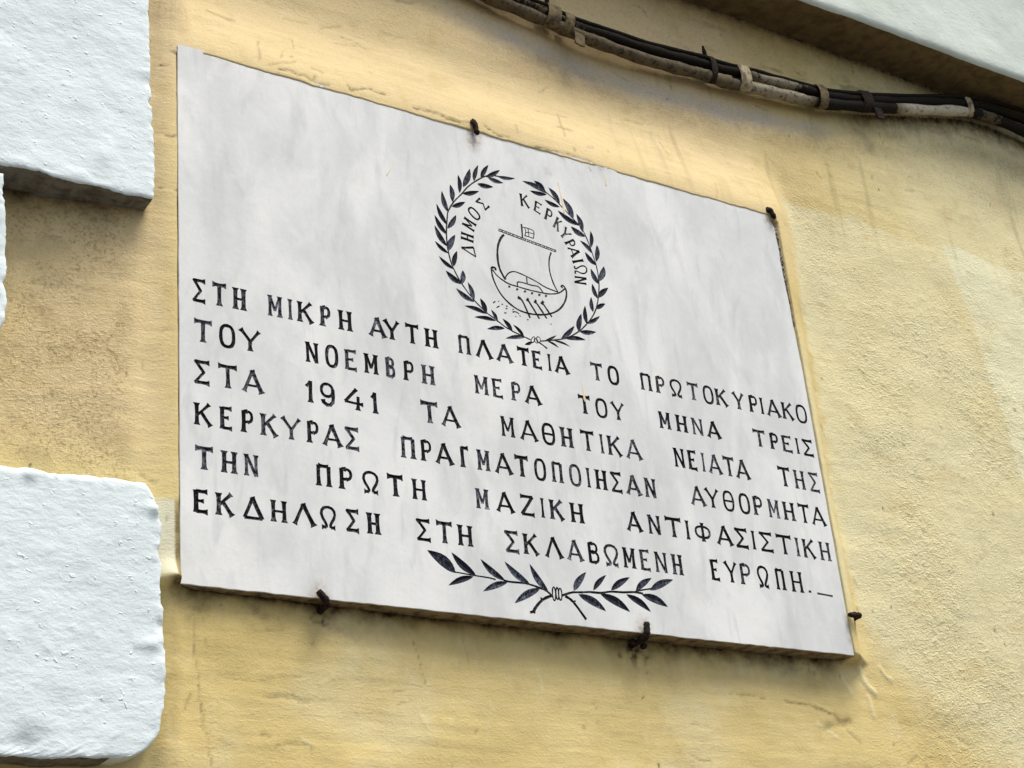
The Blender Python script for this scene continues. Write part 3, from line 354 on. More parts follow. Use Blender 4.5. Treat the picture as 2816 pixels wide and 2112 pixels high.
SHIP = (
 (((466.6,-156.4),(512,-162.2),(559.7,-168.2)),1),
 (((465.6,-159.6),(511.6,-165.3),(558.6,-171.1)),1),
 (((466.6,-156.4),(465.6,-159.6)),1),
 (((559.7,-168.2),(558.6,-171.1)),1),
 (((504.9,-139.2),(504.8,-151.2),(504.3,-162.1)),2),
 (((506.3,-143.8),(515.2,-143.6),(523.5,-145),(524.7,-149.6),(522.9,-157.9)),1.1),
 (((509.4,-144.4),(510.9,-147.5),(510.6,-151.9),(508.5,-157.6)),1),
 (((508,-157.1),(514.8,-156.9),(522.9,-157.9)),1.1),
 (((515.4,-143.5),(515.6,-149.6),(515.8,-156.7)),0.9),
 (((510.3,-151.2),(517.8,-150.2),(524.6,-150.7)),0.9),
 (((473.8,-163.5),(469.1,-169),(465.5,-175.2),(462,-184),(459.9,-195.1),(459.4,-207.8),(461,-219),(464.5,-227.6),(468.8,-235.2)),2.6),
 (((468.8,-235.2),(469.8,-230.1),(475.3,-223.3),(483.5,-219),(493.4,-219.6),(505.3,-222.2),(520.5,-226.7),(535.6,-232.4),(555.6,-235.4)),1.4),
 (((551.1,-173.2),(547.5,-181.1),(545.3,-190.2),(544.5,-200),(545.5,-210.5),(549,-223.6),(554.7,-234.9)),1.7),
 (((449.6,-223.9),(453.9,-230),(462.1,-235.5),(473.6,-240.2),(487.7,-241.3),(504.2,-242.4),(520.9,-242.4),(537.8,-241.7),(553,-237.8),(561.6,-232.5),(568.1,-226.3)),1.6),
 (((447.6,-223.6),(447.9,-233.4),(452.2,-247),(459.6,-259.9),(470.5,-269.9),(483.9,-276.9),(499,-279.4),(516.8,-278.2),(531.7,-274.6),(546,-268),(557.3,-258.8),(565.6,-246.5),(569.3,-235.1),(568.6,-226.7),(564.5,-222.8),(561.7,-225),(564.1,-226.4)),2),
 (((447.6,-223.6),(448.5,-221),(451.7,-219.9),(454.3,-221.1),(453.4,-223.9)),2.6),
 (((487.8,-240.4),(488.5,-234.3),(497.5,-233.2),(510.7,-234.1),(521.4,-233.6),(526,-237.1),(529.4,-241.6)),1.5),
 (((504.4,-222.4),(504.1,-233)),1.5),
 (((490.8,-258.8),(494.6,-264.8),(498.5,-274.3),(503.2,-286.2)),2.2),
 (((502.4,-258.4),(510.9,-271.7),(518.4,-284.1)),2.2),
 (((515.1,-258.8),(523.3,-270.1),(530.7,-281.1)),2.2),
 (((526.7,-258.5),(533.6,-268),(539.8,-277.1)),2.2),
 (((486,-257.8),(490.7,-259.4)),4.2),
 (((500.6,-257.1),(503.2,-259)),5),
 (((513.1,-257.5),(516.2,-259.3)),5),
 (((524.7,-256.5),(528,-258.9)),5),
 (((472.5,-243.3),(475.6,-245.3)),1.3),
 (((475.7,-242.6),(472.3,-246.1)),1.3),
 (((485,-244.7),(488,-246.8)),1.3),
 (((488.2,-244),(484.8,-247.6)),1.3),
 (((497.5,-245.3),(500.6,-247.4)),1.3),
 (((500.7,-244.6),(497.3,-248.2)),1.3),
 (((509.2,-245.5),(512.3,-247.5)),1.3),
 (((512.5,-244.8),(509,-248.4)),1.3),
 (((521.1,-245.5),(524.2,-247.6)),1.3),
 (((524.4,-244.8),(520.9,-248.4)),1.3),
 (((532.2,-244.7),(535.3,-246.8)),1.3),
 (((535.5,-244),(532,-247.6)),1.3),
 (((469.6,-156.8),(469.8,-159.5)),0.8),
 (((472.7,-157.2),(471.3,-160.3)),0.8),
 (((475.7,-157.6),(475.9,-160.3)),0.8),
 (((478.8,-158),(477.4,-161.1)),0.8),
 (((481.9,-158.3),(482,-161.1)),0.8),
 (((484.9,-158.7),(483.5,-161.9)),0.8),
 (((488,-159.1),(488.2,-161.9)),0.8),
 (((491.1,-159.5),(489.6,-162.7)),0.8),
 (((494.1,-159.9),(494.3,-162.7)),0.8),
 (((497.2,-160.3),(495.8,-163.5)),0.8),
 (((500.3,-160.7),(500.5,-163.5)),0.8),
 (((503.4,-161.1),(501.9,-164.2)),0.8),
 (((506.5,-161.5),(506.6,-164.2)),0.8),
 (((509.6,-161.9),(508.1,-165)),0.8),
 (((512.7,-162.3),(512.8,-165)),0.8),
 (((515.8,-162.7),(514.3,-165.8)),0.8),
 (((518.9,-163.1),(519.1,-165.8)),0.8),
 (((522,-163.5),(520.5,-166.6)),0.8),
 (((525.1,-163.8),(525.3,-166.6)),0.8),
 (((528.3,-164.2),(526.8,-167.4)),0.8),
 (((531.4,-164.6),(531.5,-167.4)),0.8),
 (((534.5,-165),(533,-168.2)),0.8),
 (((537.7,-165.4),(537.8,-168.2)),0.8),
 (((540.8,-165.8),(539.3,-169)),0.8),
 (((543.9,-166.2),(544.1,-169)),0.8),
 (((547.1,-166.6),(545.6,-169.8)),0.8),
 (((550.2,-167),(550.4,-169.8)),0.8),
 (((553.4,-167.4),(551.9,-170.6)),0.8),
 (((556.5,-167.8),(556.7,-170.6)),0.8),
 (((445,-275.8),(446.8,-273.7),(449.1,-272.4)),1.3),
 (((449.8,-281.5),(455,-277.8)),1.3),
 (((458.3,-274.8),(460.8,-274)),1.3),
 (((465.2,-276.4),(468,-275.1)),1.3),
 (((464.5,-280.4),(467.4,-278.6)),1.3),
 (((461.4,-287),(465.2,-286.2)),1.3),
 (((475,-283.3),(477.9,-281.7),(482.1,-281.6),(485.4,-283.8)),1.3),
 (((475.4,-279.4),(477.5,-278)),1.3),
 (((478.9,-288.9),(480.5,-288.4)),1.3),
 (((485.9,-286.7),(487.5,-286.1)),1.3),
 (((497.6,-289.7),(500.3,-289.2)),1.3),
 (((536.2,-288.4),(537.7,-288.3)),1.3),
 (((453.5,-271.5),(455.2,-270.9)),1.3),
)
MARKS = (
 (((933,-626.9),(937.9,-626.7)),3.6),
 (((948.8,-627.9),(978.1,-629.3)),2.9),
)
CABLE_UP = (
 (469,275.8),
 (519.3,266.9),
 (556.4,260.4),
 (595.7,257),
 (646.1,250.4),
 (701.9,251.3),
 (779,251.8),
 (842.2,256.2),
 (902.7,261.4),
 (931.5,261.3),
 (985.2,268.2),
 (1009.8,270.2),
 (1057.5,274.1),
 (1113.6,279),
 (1168.8,281.8),
 (1250.6,297.6),
 (1342.5,321.5),
 (1451.3,353.5),
 (1548,377),
 (1616.9,385.5),
 (1710.7,387),
 (1795.8,381.9),
)
CABLE_LOW = (
 (436.1,260),
 (485.7,251),
 (542.5,246.8),
 (590.7,242.5),
 (644.4,236.9),
 (699.5,233.3),
 (776,232.1),
 (838.8,235.5),
 (898.9,239.7),
 (927.4,238.7),
 (973.3,242.3),
 (1016.4,247.7),
 (1052.9,251.6),
 (1108.9,257),
 (1164.9,264.3),
 (1247.1,283),
 (1338.5,305.8),
 (1441.9,332.7),
 (1527.4,355.7),
 (1588.3,365.7),
 (1628,366.9),
 (1702.6,361.7),
 (1786,352.7),
)
WIRE = (
 (520.8,280.9),
 (557.4,269.5),
 (597.1,268.4),
 (647.4,260.4),
 (703.2,260.7),
 (780.4,261.3),
 (843.9,266.6),
 (904.5,272),
 (933.4,271.9),
 (986.9,277.4),
 (1011.6,279.4),
 (1059,281.9),
 (1115.2,286.9),
 (1170.7,290.6),
 (1252.9,307.4),
 (1345.1,331.6),
 (1454.1,363.9),
 (1551.6,389.4),
 (1621.2,399.8),
 (1717.1,407),
 (1803.5,404.9),
)
MARKS_WALL = (
 (((140.3,7.3),(158.2,8.4),(178.3,7.2),(193,3.1),(214.1,3.8)),2,-1.5,0.55),
 (((178.3,7.2),(190.9,3.6),(195.6,12)),2,-1.2,0.5),
 (((243.3,11.1),(246.9,6.3),(272.3,15.3),(286.2,15.4),(300.2,15)),2,-1.5,0.6),
 (((345.3,8.3),(368.5,8.7),(391.7,6.5),(416.3,4.7)),2,-1.4,0.5),
 (((389,9.3),(409.4,6.9),(433.5,10.3)),2,1.6,0.2),
 (((460.4,9.1),(481,2.2),(499.4,2)),2,-1.4,0.6),
 (((536.2,-1.7),(574.4,1.6),(619.7,4.2),(642,0.4),(684.3,-4.5)),2.2,-1.5,0.6),
 (((-21.9,-38.8),(-8.4,-36.7)),1.6,-1.2,0.7),
 (((-22.8,-139.4),(-12.4,-140.1),(5.6,-136.1)),1.6,-1,0.6),
 (((-24.1,-217.7),(-10.2,-216.6),(2.4,-218)),1.4,-0.8,0.4),
 (((150.9,41.4),(147.7,25.8)),1.5,-0.6,0.4),
 (((168,73.6),(170,54.7)),1.5,-0.5,0.35),
 (((246.4,108.7),(271.6,106.1),(285.4,99)),1.5,-0.6,0.35),
 (((-60.8,-458.2),(-59.8,-469.4)),2,-0.8,0.4),
 (((-40.1,-449.7),(-39.1,-458.7)),2,-0.8,0.3),
 (((-21.7,-411.1),(-12.8,-407.9),(6.1,-402.3)),1.3,-0.6,0.3),
 (((-42.8,-588.8),(-34.3,-595.4),(-25.8,-597.7)),2.5,-1.5,0.45),
 (((21.6,-741.8),(20.5,-770.6),(24.5,-802.7),(29.1,-846.2),(38.8,-904.9)),1.6,-1,0.35),
 (((33.5,-743.2),(34.8,-781.7)),1.4,-0.6,0.25),
 (((275.7,-718.2),(294.6,-729.8),(303,-751.2),(309.1,-768.4),(312.8,-785.6),(316.7,-798.4)),1.5,-0.8,0.4),
 (((370.9,-723),(376.2,-749.7),(377.2,-767.6)),1.5,-0.6,0.25),
 (((304.7,-827.3),(308.6,-839.8),(316.6,-850)),1.6,1.2,0),
 (((115.5,-881),(139.7,-876.6),(158.2,-878.9),(161.1,-894.9)),1.6,-1,0.4),
 (((148.8,-869.3),(159.6,-878.1)),1.6,1.2,0),
 (((98.5,-870),(109.3,-871.8)),2,-0.9,0.4),
 (((101.8,-827.6),(123.8,-824.9),(159.4,-828)),2.2,-1,0.35),
 (((137.2,-822.4),(145.9,-830.1)),2,-1,0.4),
 (((99.4,-754.8),(126.3,-749),(135.4,-746.5)),1.5,-0.7,0.3),
 (((118.8,-773.2),(135.5,-770.2)),1.5,-0.6,0.25),
 (((272.1,-808.8),(287.7,-806.5)),1.6,-0.8,0.4),
 (((276.1,-820.9),(293.2,-818.1)),1.4,-0.7,0.3),
 (((304.8,-825.5),(315.7,-824.9)),1.6,-0.8,0.4),
 (((324.3,-858.1),(327.2,-883.3)),1.5,0.9,0.1),
 (((403.8,-812.3),(409.9,-818.6)),1.6,1,0),
 (((477.5,-764.4),(482.2,-793.8)),1.5,0.8,0),
 (((558.2,-800.2),(562.7,-808.2)),1.6,-0.7,0.3),
 (((784.2,-774.8),(818.7,-776.5),(843.8,-778.8)),1.8,-1.1,0.4),
 (((711.9,-818.9),(741.2,-824.4)),1.8,-1,0.25),
 (((707.4,-862.8),(736.4,-868.5)),2,-1,0.35),
 (((880.9,-775.2),(906.6,-778.5),(932.8,-780.3),(961.2,-789.2)),2.6,1.8,0.05),
 (((881.7,-777.6),(907.3,-781.5),(933.5,-783.3),(961.8,-792.7)),2.2,-1.4,0.4),
 (((935.2,-805.9),(948.9,-813.6),(963.7,-822.8)),2.6,1.6,0),
 (((945.8,-812.3),(974.4,-805.6),(996.1,-800.8)),6,-3,0.35),
 (((968.8,-794.8),(978.7,-801.8),(993,-799.5)),5,-2.5,0.35),
 (((986.7,-811.5),(1006.2,-830.7)),2.5,-1.5,0.3),
 (((1028.1,-719.8),(1037.3,-740.1),(1045.5,-750),(1056.5,-757.1)),4,3.5,-0.1),
 (((1026.4,-712.1),(1031.8,-724.8)),4,3.5,-0.1),
 (((1038.6,-763.5),(1042.5,-776.2),(1044.3,-789)),3.4,2.6,-0.05),
 (((992.3,-738.2),(1003.3,-750.4),(1007.9,-760.4)),3,2,0),
 (((1074.6,-718.9),(1082.9,-728.9),(1090.7,-735.2)),3.5,2.5,0),
 (((1074.7,-724.2),(1078.6,-731.9),(1086,-736.6)),2,-1.5,0.3),
 (((1054.3,-579.4),(1061.3,-595.2)),2.2,1.6,0),
 (((1038.7,-346.2),(1047.6,-365.6)),1.8,-1,0.35),
 (((994.7,-201.7),(1002.2,-218.9)),1.6,1,0),
 (((1282.6,396.4),(1283.3,373.3)),3,-1,0.8),
 (((1242.1,402.9),(1251.3,382.6)),4,-1,0.5),
 (((1315.9,271.8),(1322.8,236),(1320.4,205.5)),2,-0.8,0.5),
 (((1137.5,129.3),(1147.4,119.2)),2,-0.8,0.4),
 (((1030.3,131.6),(1045.1,119.6)),2,-0.7,0.35),
 (((791.9,353.4),(810.1,352.5),(819.5,341.2)),3,-0.6,0.4),
 (((877.2,-11.4),(887,30.4)),2,-0.5,0.25),
)

# ---------------------------------------------------------------- helpers
def tag(o, label=None, cat=None, group=None, kind=None):
    if label: o['label'] = label
    if cat: o['category'] = cat
    if group: o['group'] = group
    if kind: o['kind'] = kind
    return o

def W3(u, v, Y=0.0):
    return (u / 1000.0, Y, Z0 + v / 1000.0)

def mesh_obj(name, verts, faces, mat, parent=None, smooth=False):
    me = bpy.data.meshes.new(name)
    me.from_pydata([tuple(p) for p in verts], [], faces)
    if mat: me.materials.append(mat)
    if smooth: me.shade_smooth()
    me.update()
    o = bpy.data.objects.new(name, me)
    C.objects.link(o)
    if parent:
        o.parent = parent
        o.matrix_parent_inverse = Matrix.Translation(-Vector(parent.location)) if parent.parent is None else Matrix.Identity(4)
    return o

def empty(name, loc):
    o = bpy.data.objects.new(name, None)
    C.objects.link(o)
    o.location = loc
    o.empty_display_size = 0.05
    return o

def vnoise(x, y, seed):
    rs = np.random.RandomState(seed)
    T = rs.rand(256, 256).astype(np.float32)
    xi = np.floor(x).astype(np.int64); yi = np.floor(y).astype(np.int64)
    fx = x - xi; fy = y - yi
    fx = fx * fx * (3 - 2 * fx); fy = fy * fy * (3 - 2 * fy)
    a = T[yi % 256, xi % 256]; b = T[yi % 256, (xi + 1) % 256]
    c = T[(yi + 1) % 256, xi % 256]; d = T[(yi + 1) % 256, (xi + 1) % 256]
    return (a * (1 - fx) + b * fx) * (1 - fy) + (c * (1 - fx) + d * fx) * fy

def fbm(x, y, seed, n=4):
    s = 0; a = 0.5; t = 0
    for k in range(n):
        s = s + a * vnoise(x * 2 ** k + 17 * k, y * 2 ** k + 31 * k, seed + k); t += a; a *= 0.55
    return s / t          # 0..1, mean .5

def ss(a, b, x):
    t = np.clip((x - a) / (b - a), 0, 1)
    return t * t * (3 - 2 * t)

def grid_faces(nu, nv):
    i = np.arange(nu - 1)[None, :] + np.arange(nv - 1)[:, None] * nu
    i = i.reshape(-1)
    return np.stack([i, i + 1, i + nu + 1, i + nu], 1)

def grid_mesh(name, co, nu, nv, mat, parent=None, extra=None):
    f = grid_faces(nu, nv)
    if extra is not None: f = np.concatenate([f, extra])
    me = bpy.data.meshes.new(name)
    me.vertices.add(len(co)); me.vertices.foreach_set('co', co.astype(np.float32).ravel())
    me.loops.add(f.size); me.loops.foreach_set('vertex_index', f.astype(np.int32).ravel())
    me.polygons.add(len(f)); me.polygons.foreach_set('loop_start', np.arange(0, f.size, 4, dtype=np.int32))
    me.update(calc_edges=True)
    me.shade_smooth()
    me.materials.append(mat)
    o = bpy.data.objects.new(name, me)
    C.objects.link(o)
    if parent:
        o.parent = parent; o.matrix_parent_inverse = Matrix.Translation(-Vector(parent.location))
    return o

def smooth_path(pts, n=4):
    out = []
    P = [Vector(p) for p in pts]
    for i in range(len(P) - 1):
        p0 = P[max(i - 1, 0)]; p1 = P[i]; p2 = P[i + 1]; p3 = P[min(i + 2, len(P) - 1)]
        for k in range(n):
            t = k / n
            out.append(0.5 * ((2 * p1) + (-p0 + p2) * t + (2 * p0 - 5 * p1 + 4 * p2 - p3) * t * t + (-p0 + 3 * p1 - 3 * p2 + p3) * t ** 3))
    out.append(P[-1])
    return out

def tube(pts, rad, seg=12, cap=True, bump=0.0, seed=1):
    """round bar along 3-D points; rad a number or a list"""
    rs = random.Random(seed)
    P = [Vector(p) for p in pts]
    n = len(P)
    if not isinstance(rad, (list, tuple)): rad = [rad] * n
    V = []; F = []
    ref = Vector((0, 1, 0))
    for i, p in enumerate(P):
        d = (P[min(i + 1, n - 1)] - P[max(i - 1, 0)]).normalized()
        if abs(d.dot(ref)) > 0.93: ref2 = Vector((0, 0, 1))
        else: ref2 = ref
        a = d.cross(ref2).normalized(); b = d.cross(a).normalized()
        for k in range(seg):
            t = 2 * math.pi * k / seg
            r = rad[i] * (1 + bump * (rs.random() - 0.5))
            V.append(p + a * (r * math.cos(t)) + b * (r * math.sin(t)))
    for i in range(n - 1):
        for k in range(seg):
            F.append((i * seg + k, i * seg + (k + 1) % seg, (i + 1) * seg + (k + 1) % seg, (i + 1) * seg + k))
    if cap:
        F.append(tuple(range(seg))[::-1]); F.append(tuple(range((n - 1) * seg, n * seg)))
    return V, F

# ---------------------------------------------------------------- materials
class N:
    def __init__(s, name, rough=0.8, spec=0.3):
        s.m = bpy.data.materials.new(name); s.m.use_nodes = True
        s.t = s.m.node_tree; s.b = s.t.nodes['Principled BSDF']
        s.b.inputs['Roughness'].default_value = rough
        s.b.inputs['Specular IOR Level'].default_value = spec
        s.co = s.t.nodes.new('ShaderNodeTexCoord').outputs['Object']
    def node(s, typ, **kw):
        n = s.t.nodes.new(typ)
        for k, v in kw.items(): setattr(n, k, v)
        return n
    def link(s, a, b): s.t.links.new(a, b)
    def val(s, sock, v):
        if hasattr(v, 'is_output'): s.link(v, sock)
        else: sock.default_value = v
    def mapping(s, scale=(1, 1, 1), rot=(0, 0, 0), loc=(0, 0, 0)):
        n = s.node('ShaderNodeMapping'); s.link(s.co, n.inputs[0])
        n.inputs['Scale'].default_value = scale; n.inputs['Rotation'].default_value = rot; n.inputs['Location'].default_value = loc
        return n.outputs[0]
    def noise(s, scale, detail=4, rough=0.55, vec=None, dist=0.0):
        n = s.node('ShaderNodeTexNoise'); s.link(vec or s.co, n.inputs['Vector'])
        n.inputs['Scale'].default_value = scale; n.inputs['Detail'].default_value = detail
        n.inputs['Roughness'].default_value = rough; n.inputs['Distortion'].default_value = dist
        return n.outputs['Fac']
    def ramp(s, fac, a, b, lo=0.0, hi=1.0):
        n = s.node('ShaderNodeMapRange'); n.interpolation_type = 'SMOOTHSTEP'
        s.link(fac, n.inputs[0])
        for i, v in enumerate((a, b, lo, hi)): n.inputs[i + 1].default_value = v
        return n.outputs[0]
    def mix(s, fac, a, b, mode='MIX'):
        n = s.node('ShaderNodeMix', data_type='RGBA', blend_type=mode)
        s.val(n.inputs[0], fac)
        s.val(n.inputs[6], a if hasattr(a, 'is_output') else (*a, 1)); s.val(n.inputs[7], b if hasattr(b, 'is_output') else (*b, 1))
        return n.outputs[2]
    def math(s, op, a, b=0.0, c=0.0):
        n = s.node('ShaderNodeMath', operation=op)
        s.val(n.inputs[0], a); s.val(n.inputs[1], b); s.val(n.inputs[2], c)
        return n.outputs[0]
    def attr(s, name):
        return s.node('ShaderNodeAttribute', attribute_name=name)
    def color(s, c): s.link(c, s.b.inputs['Base Color'])
    def bump(s, hgt, dist, strength=1.0, prev=None):
        n = s.node('ShaderNodeBump'); s.link(hgt, n.inputs['Height'])
        n.inputs['Distance'].default_value = dist; n.inputs['Strength'].default_value = strength
        if prev is not None: s.link(prev, n.inputs['Normal'])
        s.link(n.outputs[0], s.b.inputs['Normal'])
        return n.outputs[0]

def mat_plaster():
    n = N('ochre_plaster', 0.92, 0.1)
    at = n.attr('tone'); sep = n.node('ShaderNodeSeparateColor'); n.link(at.outputs['Color'], sep.inputs[0])
    pale, warm, grey = sep.outputs[0], sep.outputs[1], sep.outputs[2]
    gr = n.attr('grime_shade').outputs['Fac']; rough = n.attr('rough').outputs['Fac']
    col = n.mix(n.ramp(n.noise(3.0, 5), .3, .7), (.60, .465, .185), (.67, .54, .245))
    col = n.mix(warm, col, (.69, .54, .305))
    col = n.mix(pale, col, (.72, .685, .445))
    # blotches of older coats
    b1 = n.ramp(n.noise(26, 6, .62), .52, .72)
    col = n.mix(n.math('MULTIPLY', b1, .30), col, (.47, .34, .13))
    b2 = n.ramp(n.noise(60, 4, .6, n.mapping((1, 1, .35))), .55, .75)
    col = n.mix(n.math('MULTIPLY', b2, .22), col, (.74, .66, .42))
    col = n.mix(grey, col, (.47, .45, .42))
    # speckle of dirt in the pores
    sp = n.ramp(n.noise(300, 3, .65), .56, .70)
    sp = n.math('MULTIPLY', sp, n.math('MULTIPLY_ADD', rough, .30, .16))
    col = n.mix(sp, col, (.30, .20, .09))
    s2 = n.math('MULTIPLY', n.ramp(n.noise(240, 4, .7), .50, .62), n.math('MULTIPLY', n.attr('speck').outputs['Fac'], .62))
    col = n.mix(s2, col, (.27, .165, .07))
    pk = n.ramp(n.noise(95, 5, .7), .68, .76)
    col = n.mix(n.math('MULTIPLY', pk, .40), col, (.24, .16, .08))
    g2 = n.math('MULTIPLY', gr, n.ramp(n.noise(70, 6, .7), .15, .75, .55, 1.15))
    g2 = n.math('MINIMUM', g2, 1.0)
    col = n.mix(g2, col, (.045, .028, .012))  # dark tone of both the dirt and the painted shade
    n.color(col)
    h1 = n.ramp(n.noise(230, 2, .5, n.mapping((.8, 1, 1.25), (0, math.radians(25), 0))), .42, .80)
    h2 = n.noise(520, 3, .6)
    h = n.math('ADD', n.math('MULTIPLY', h1, n.math('MULTIPLY_ADD', rough, .30, .12)), n.math('MULTIPLY', h2, n.math('MULTIPLY_ADD', rough, .55, .25)))
    st = n.noise(16, 5, .6, n.mapping((.6, 1, 7.0), (0, math.radians(6), 0)))
    h = n.math('ADD', h, n.math('MULTIPLY', st, n.math('MULTIPLY_ADD', rough, -.3, .34)))
    n.bump(h, .0019, .8)
    return n.m

def mat_white(name, a=(.71, .775, .76), b=(.63, .695, .68), scale=1.0, grime_shade=(.16, .14, .11)):
    n = N(name, 0.88, 0.2)
    col = n.mix(n.ramp(n.noise(7, 5), .35, .7), a, b)
    sp = n.ramp(n.noise(150, 4, .65), .66, .78)
    col = n.mix(n.math('MULTIPLY', sp, .35), col, grime_shade)
    sm = n.ramp(n.noise(14, 6, .7, n.mapping((1, 1, .4))), .60, .85)
    col = n.mix(n.math('MULTIPLY', sm, .30), col, (.40, .38, .34))
    hi = n.ramp(n.noise(45, 3, .5), .58, .8)
    col = n.mix(n.math('MULTIPLY', hi, .3), col, (.74, .78, .80))
    n.color(col)
    h1 = n.noise(120, 5, .55, n.mapping((.7, 1, 1.4), (0, math.radians(35), 0)))
    h2 = n.noise(300, 3, .6)
    h3 = n.ramp(n.noise(120, 2, .5), .66, .80)
    h = n.math('ADD', n.math('MULTIPLY', h1, 1.0), n.math('ADD', n.math('MULTIPLY', h2, .35), n.math('MULTIPLY', h3, .9)))
    n.bump(h, .0011 * scale, .8)
    return n.m

PINS = [(439, -6), (986, -2), (1008, -656), (168, -712), (631, -708)]
def mat_marble():
    n = N('white_marble', 0.42, 0.35)
    cloud = n.noise(5.5, 6, .6, n.mapping((1.5, 1, .8), (0, math.radians(-35), 0)), .6)
    col = n.mix(n.ramp(cloud, .32, .66), (.745, .74, .695), (.575, .58, .55))
    vein = n.noise(17, 5, .6, n.mapping((2.2, 1, .55), (0, math.radians(-24), 0)), .8)
    col = n.mix(n.math('MULTIPLY', n.ramp(vein, .50, .70), .38), col, (.44, .45, .435))
    warm = n.noise(9, 4, .6, n.mapping((1.2, 1, 1), (0, 0, 0), (3, 0, 5)))
    col = n.mix(n.math('MULTIPLY', n.ramp(warm, .55, .75), .30), col, (.67, .64, .55))
    hi = n.noise(30, 4, .6, n.mapping((1.6, 1, .7), (0, math.radians(-30), 0), (9, 0, 2)), .5)
    col = n.mix(n.math('MULTIPLY', n.ramp(hi, .5, .75), .35), col, (.77, .77, .73))
    gr_ = n.ramp(n.noise(260, 3, .6), .3, .7)
    col = n.mix(n.math('MULTIPLY', gr_, .14), col, (.52, .53, .54))
    sp = n.ramp(n.noise(300, 2, .5), .74, .80)
    col = n.mix(n.math('MULTIPLY', sp, .45), col, (.35, .34, .32))
    # rust that has run from the iron cramps
    tot = None
    for (u, v) in PINS:
        vm = n.node('ShaderNodeMapping'); n.link(n.co, vm.inputs[0])
        vm.inputs['Location'].default_value = (-u / 1000 * 1.0, 0, -(Z0 + (v - 8) / 1000) * .55)
        vm.inputs['Scale'].default_value = (1.0, 0, .55)
        ln = n.node('ShaderNodeVectorMath', operation='LENGTH'); n.link(vm.outputs[0], ln.inputs[0])
        f = n.ramp(ln.outputs['Value'], .004, .020, 1.0, 0.0)
        tot = f if tot is None else n.math('MAXIMUM', tot, f)
    for (u, v, r_, a_) in ((590, -1, .016, .7), (655, -4, .014, .6), (455, 0, .018, .5), (700, -1, .012, .5), (300, 0, .014, .4), (60, -6, .022, .35), (560, -40, .012, .35), (1000, -690, .012, .6)):
        ln = n.node('ShaderNodeVectorMath', operation='DISTANCE'); n.link(n.co, ln.inputs[0]); ln.inputs[1].default_value = (u / 1000, 0, Z0 + v / 1000)
        tot = n.math('MAXIMUM', tot, n.ramp(ln.outputs['Value'], .002, r_, a_, 0.0))
    tot = n.math('MULTIPLY', tot, n.ramp(n.noise(130, 4, .6), .35, .7, .15, .85))
    col = n.mix(tot, col, (.30, .19, .10))
    n.color(col)
    n.b.inputs['Subsurface Weight'].default_value = 0.0
    n.bump(n.noise(60, 5, .6), .0006, .6)
    return n.m

def mat_paint(name, dark, worn, lo, hi, hatch=False):
    n = N(name, 0.7, 0.1)
    oi = n.node('ShaderNodeObjectInfo').outputs['Random']
    v = n.mapping((1, 1, .5), (0, math.radians(30), 0)) if hatch else n.co
    f = n.noise(420 if hatch else 260, 4, .65, v)
    f = n.ramp(n.math('ADD', f, n.math('MULTIPLY_ADD', oi, .22, -.12)), lo, hi)
    f2 = n.ramp(n.noise(70, 3, .6), .45, .7)
    c = n.mix(n.math('MULTIPLY', f, n.math('MULTIPLY_ADD', f2, .6, .4)), dark, worn)
    n.color(c)
    n.bump(n.noise(500, 3, .6), .0006, .7)
    return n.m

def mat_rust():
    n = N('rusty_iron', 0.85, 0.2)
    c = n.mix(n.ramp(n.noise(220, 5, .7), .45, .75), (.012, .009, .008), (.085, .032, .012))
    n.color(c); n.bump(n.noise(350, 5, .7), .002, 1.0)
    return n.m

def mat_cable():
    n = N('weathered_cable', 0.85, 0.12)
    coat = n.attr('coat').outputs['Fac']
    brk = n.noise(75, 6, .7)
    f = n.ramp(n.math('ADD', n.math('MULTIPLY', coat, .9), n.math('MULTIPLY_ADD', brk, 1.5, -.75)), .44, .52)
    tan = n.mix(n.ramp(n.noise(55, 5, .65), .35, .7), (.095, .068, .032), (.038, .027, .013))
    white = n.attr('white').outputs['Fac']
    tan = n.mix(white, tan, (.52, .46, .34))
    c = n.mix(f, (.014, .011, .007), tan)
    c = n.mix(n.ramp(n.noise(110, 5, .75), .50, .66, 0, .8), c, (.022, .016, .010))
    n.color(c); n.bump(n.math('ADD', f, n.noise(240, 4, .7)), .0014, .9)
    return n.m

def mat_flat(name, col, col2, rough=.85, sc=120, bd=.001):
    n = N(name, rough, .2)
    n.color(n.mix(n.ramp(n.noise(sc, 4, .65), .38, .68), col, col2)); n.bump(n.noise(sc * 2, 4, .6), bd, .8)
    return n.m

M_PL = mat_plaster()
M_Q = mat_white('whitewashed_stone')
M_CO = mat_white('grey_green_limewash', (.60, .65, .58), (.50, .55, .48), .7, (.12, .11, .08))
M_MA = mat_marble()
M_LE = mat_paint('black_letter_paint', (.004, .004, .006), (.21, .21, .24), .47, .69)
M_LF = mat_paint('slate_leaf_paint', (.008, .009, .016), (.15, .17, .21), .44, .70, True)
M_LN = mat_paint('fine_line_paint', (.025, .020, .022), (.13, .10, .09), .42, .7)
M_RU = mat_rust()
M_CA = mat_cable()
M_CLIP = mat_flat('cable_band', (.17, .125, .06), (.05, .035, .017), .8, 90, .002)
M_CLIPW = mat_flat('pale_cable_band', (.44, .37, .23), (.13, .10, .05), .8, 90, .002)
M_GR = mat_flat('paving_stone', (.10, .095, .085), (.07, .065, .06), .9, 3, .004)
M_DRIP = mat_flat('cream_paint_drip', (.74, .56, .30), (.70, .60, .42), .6, 60, .0004)
M_RIM = mat_flat('stained_shaded_stone_edge', (.30, .23, .13), (.10, .07, .035), .9, 60, .002)  # mortar stain, browned further to carry the underside's shade
M_QUNDER = mat_flat('shaded_cement', (.20, .18, .15), (.10, .088, .07), .92, 70, .003)  # cement, darkened for the shade beneath the corner stones
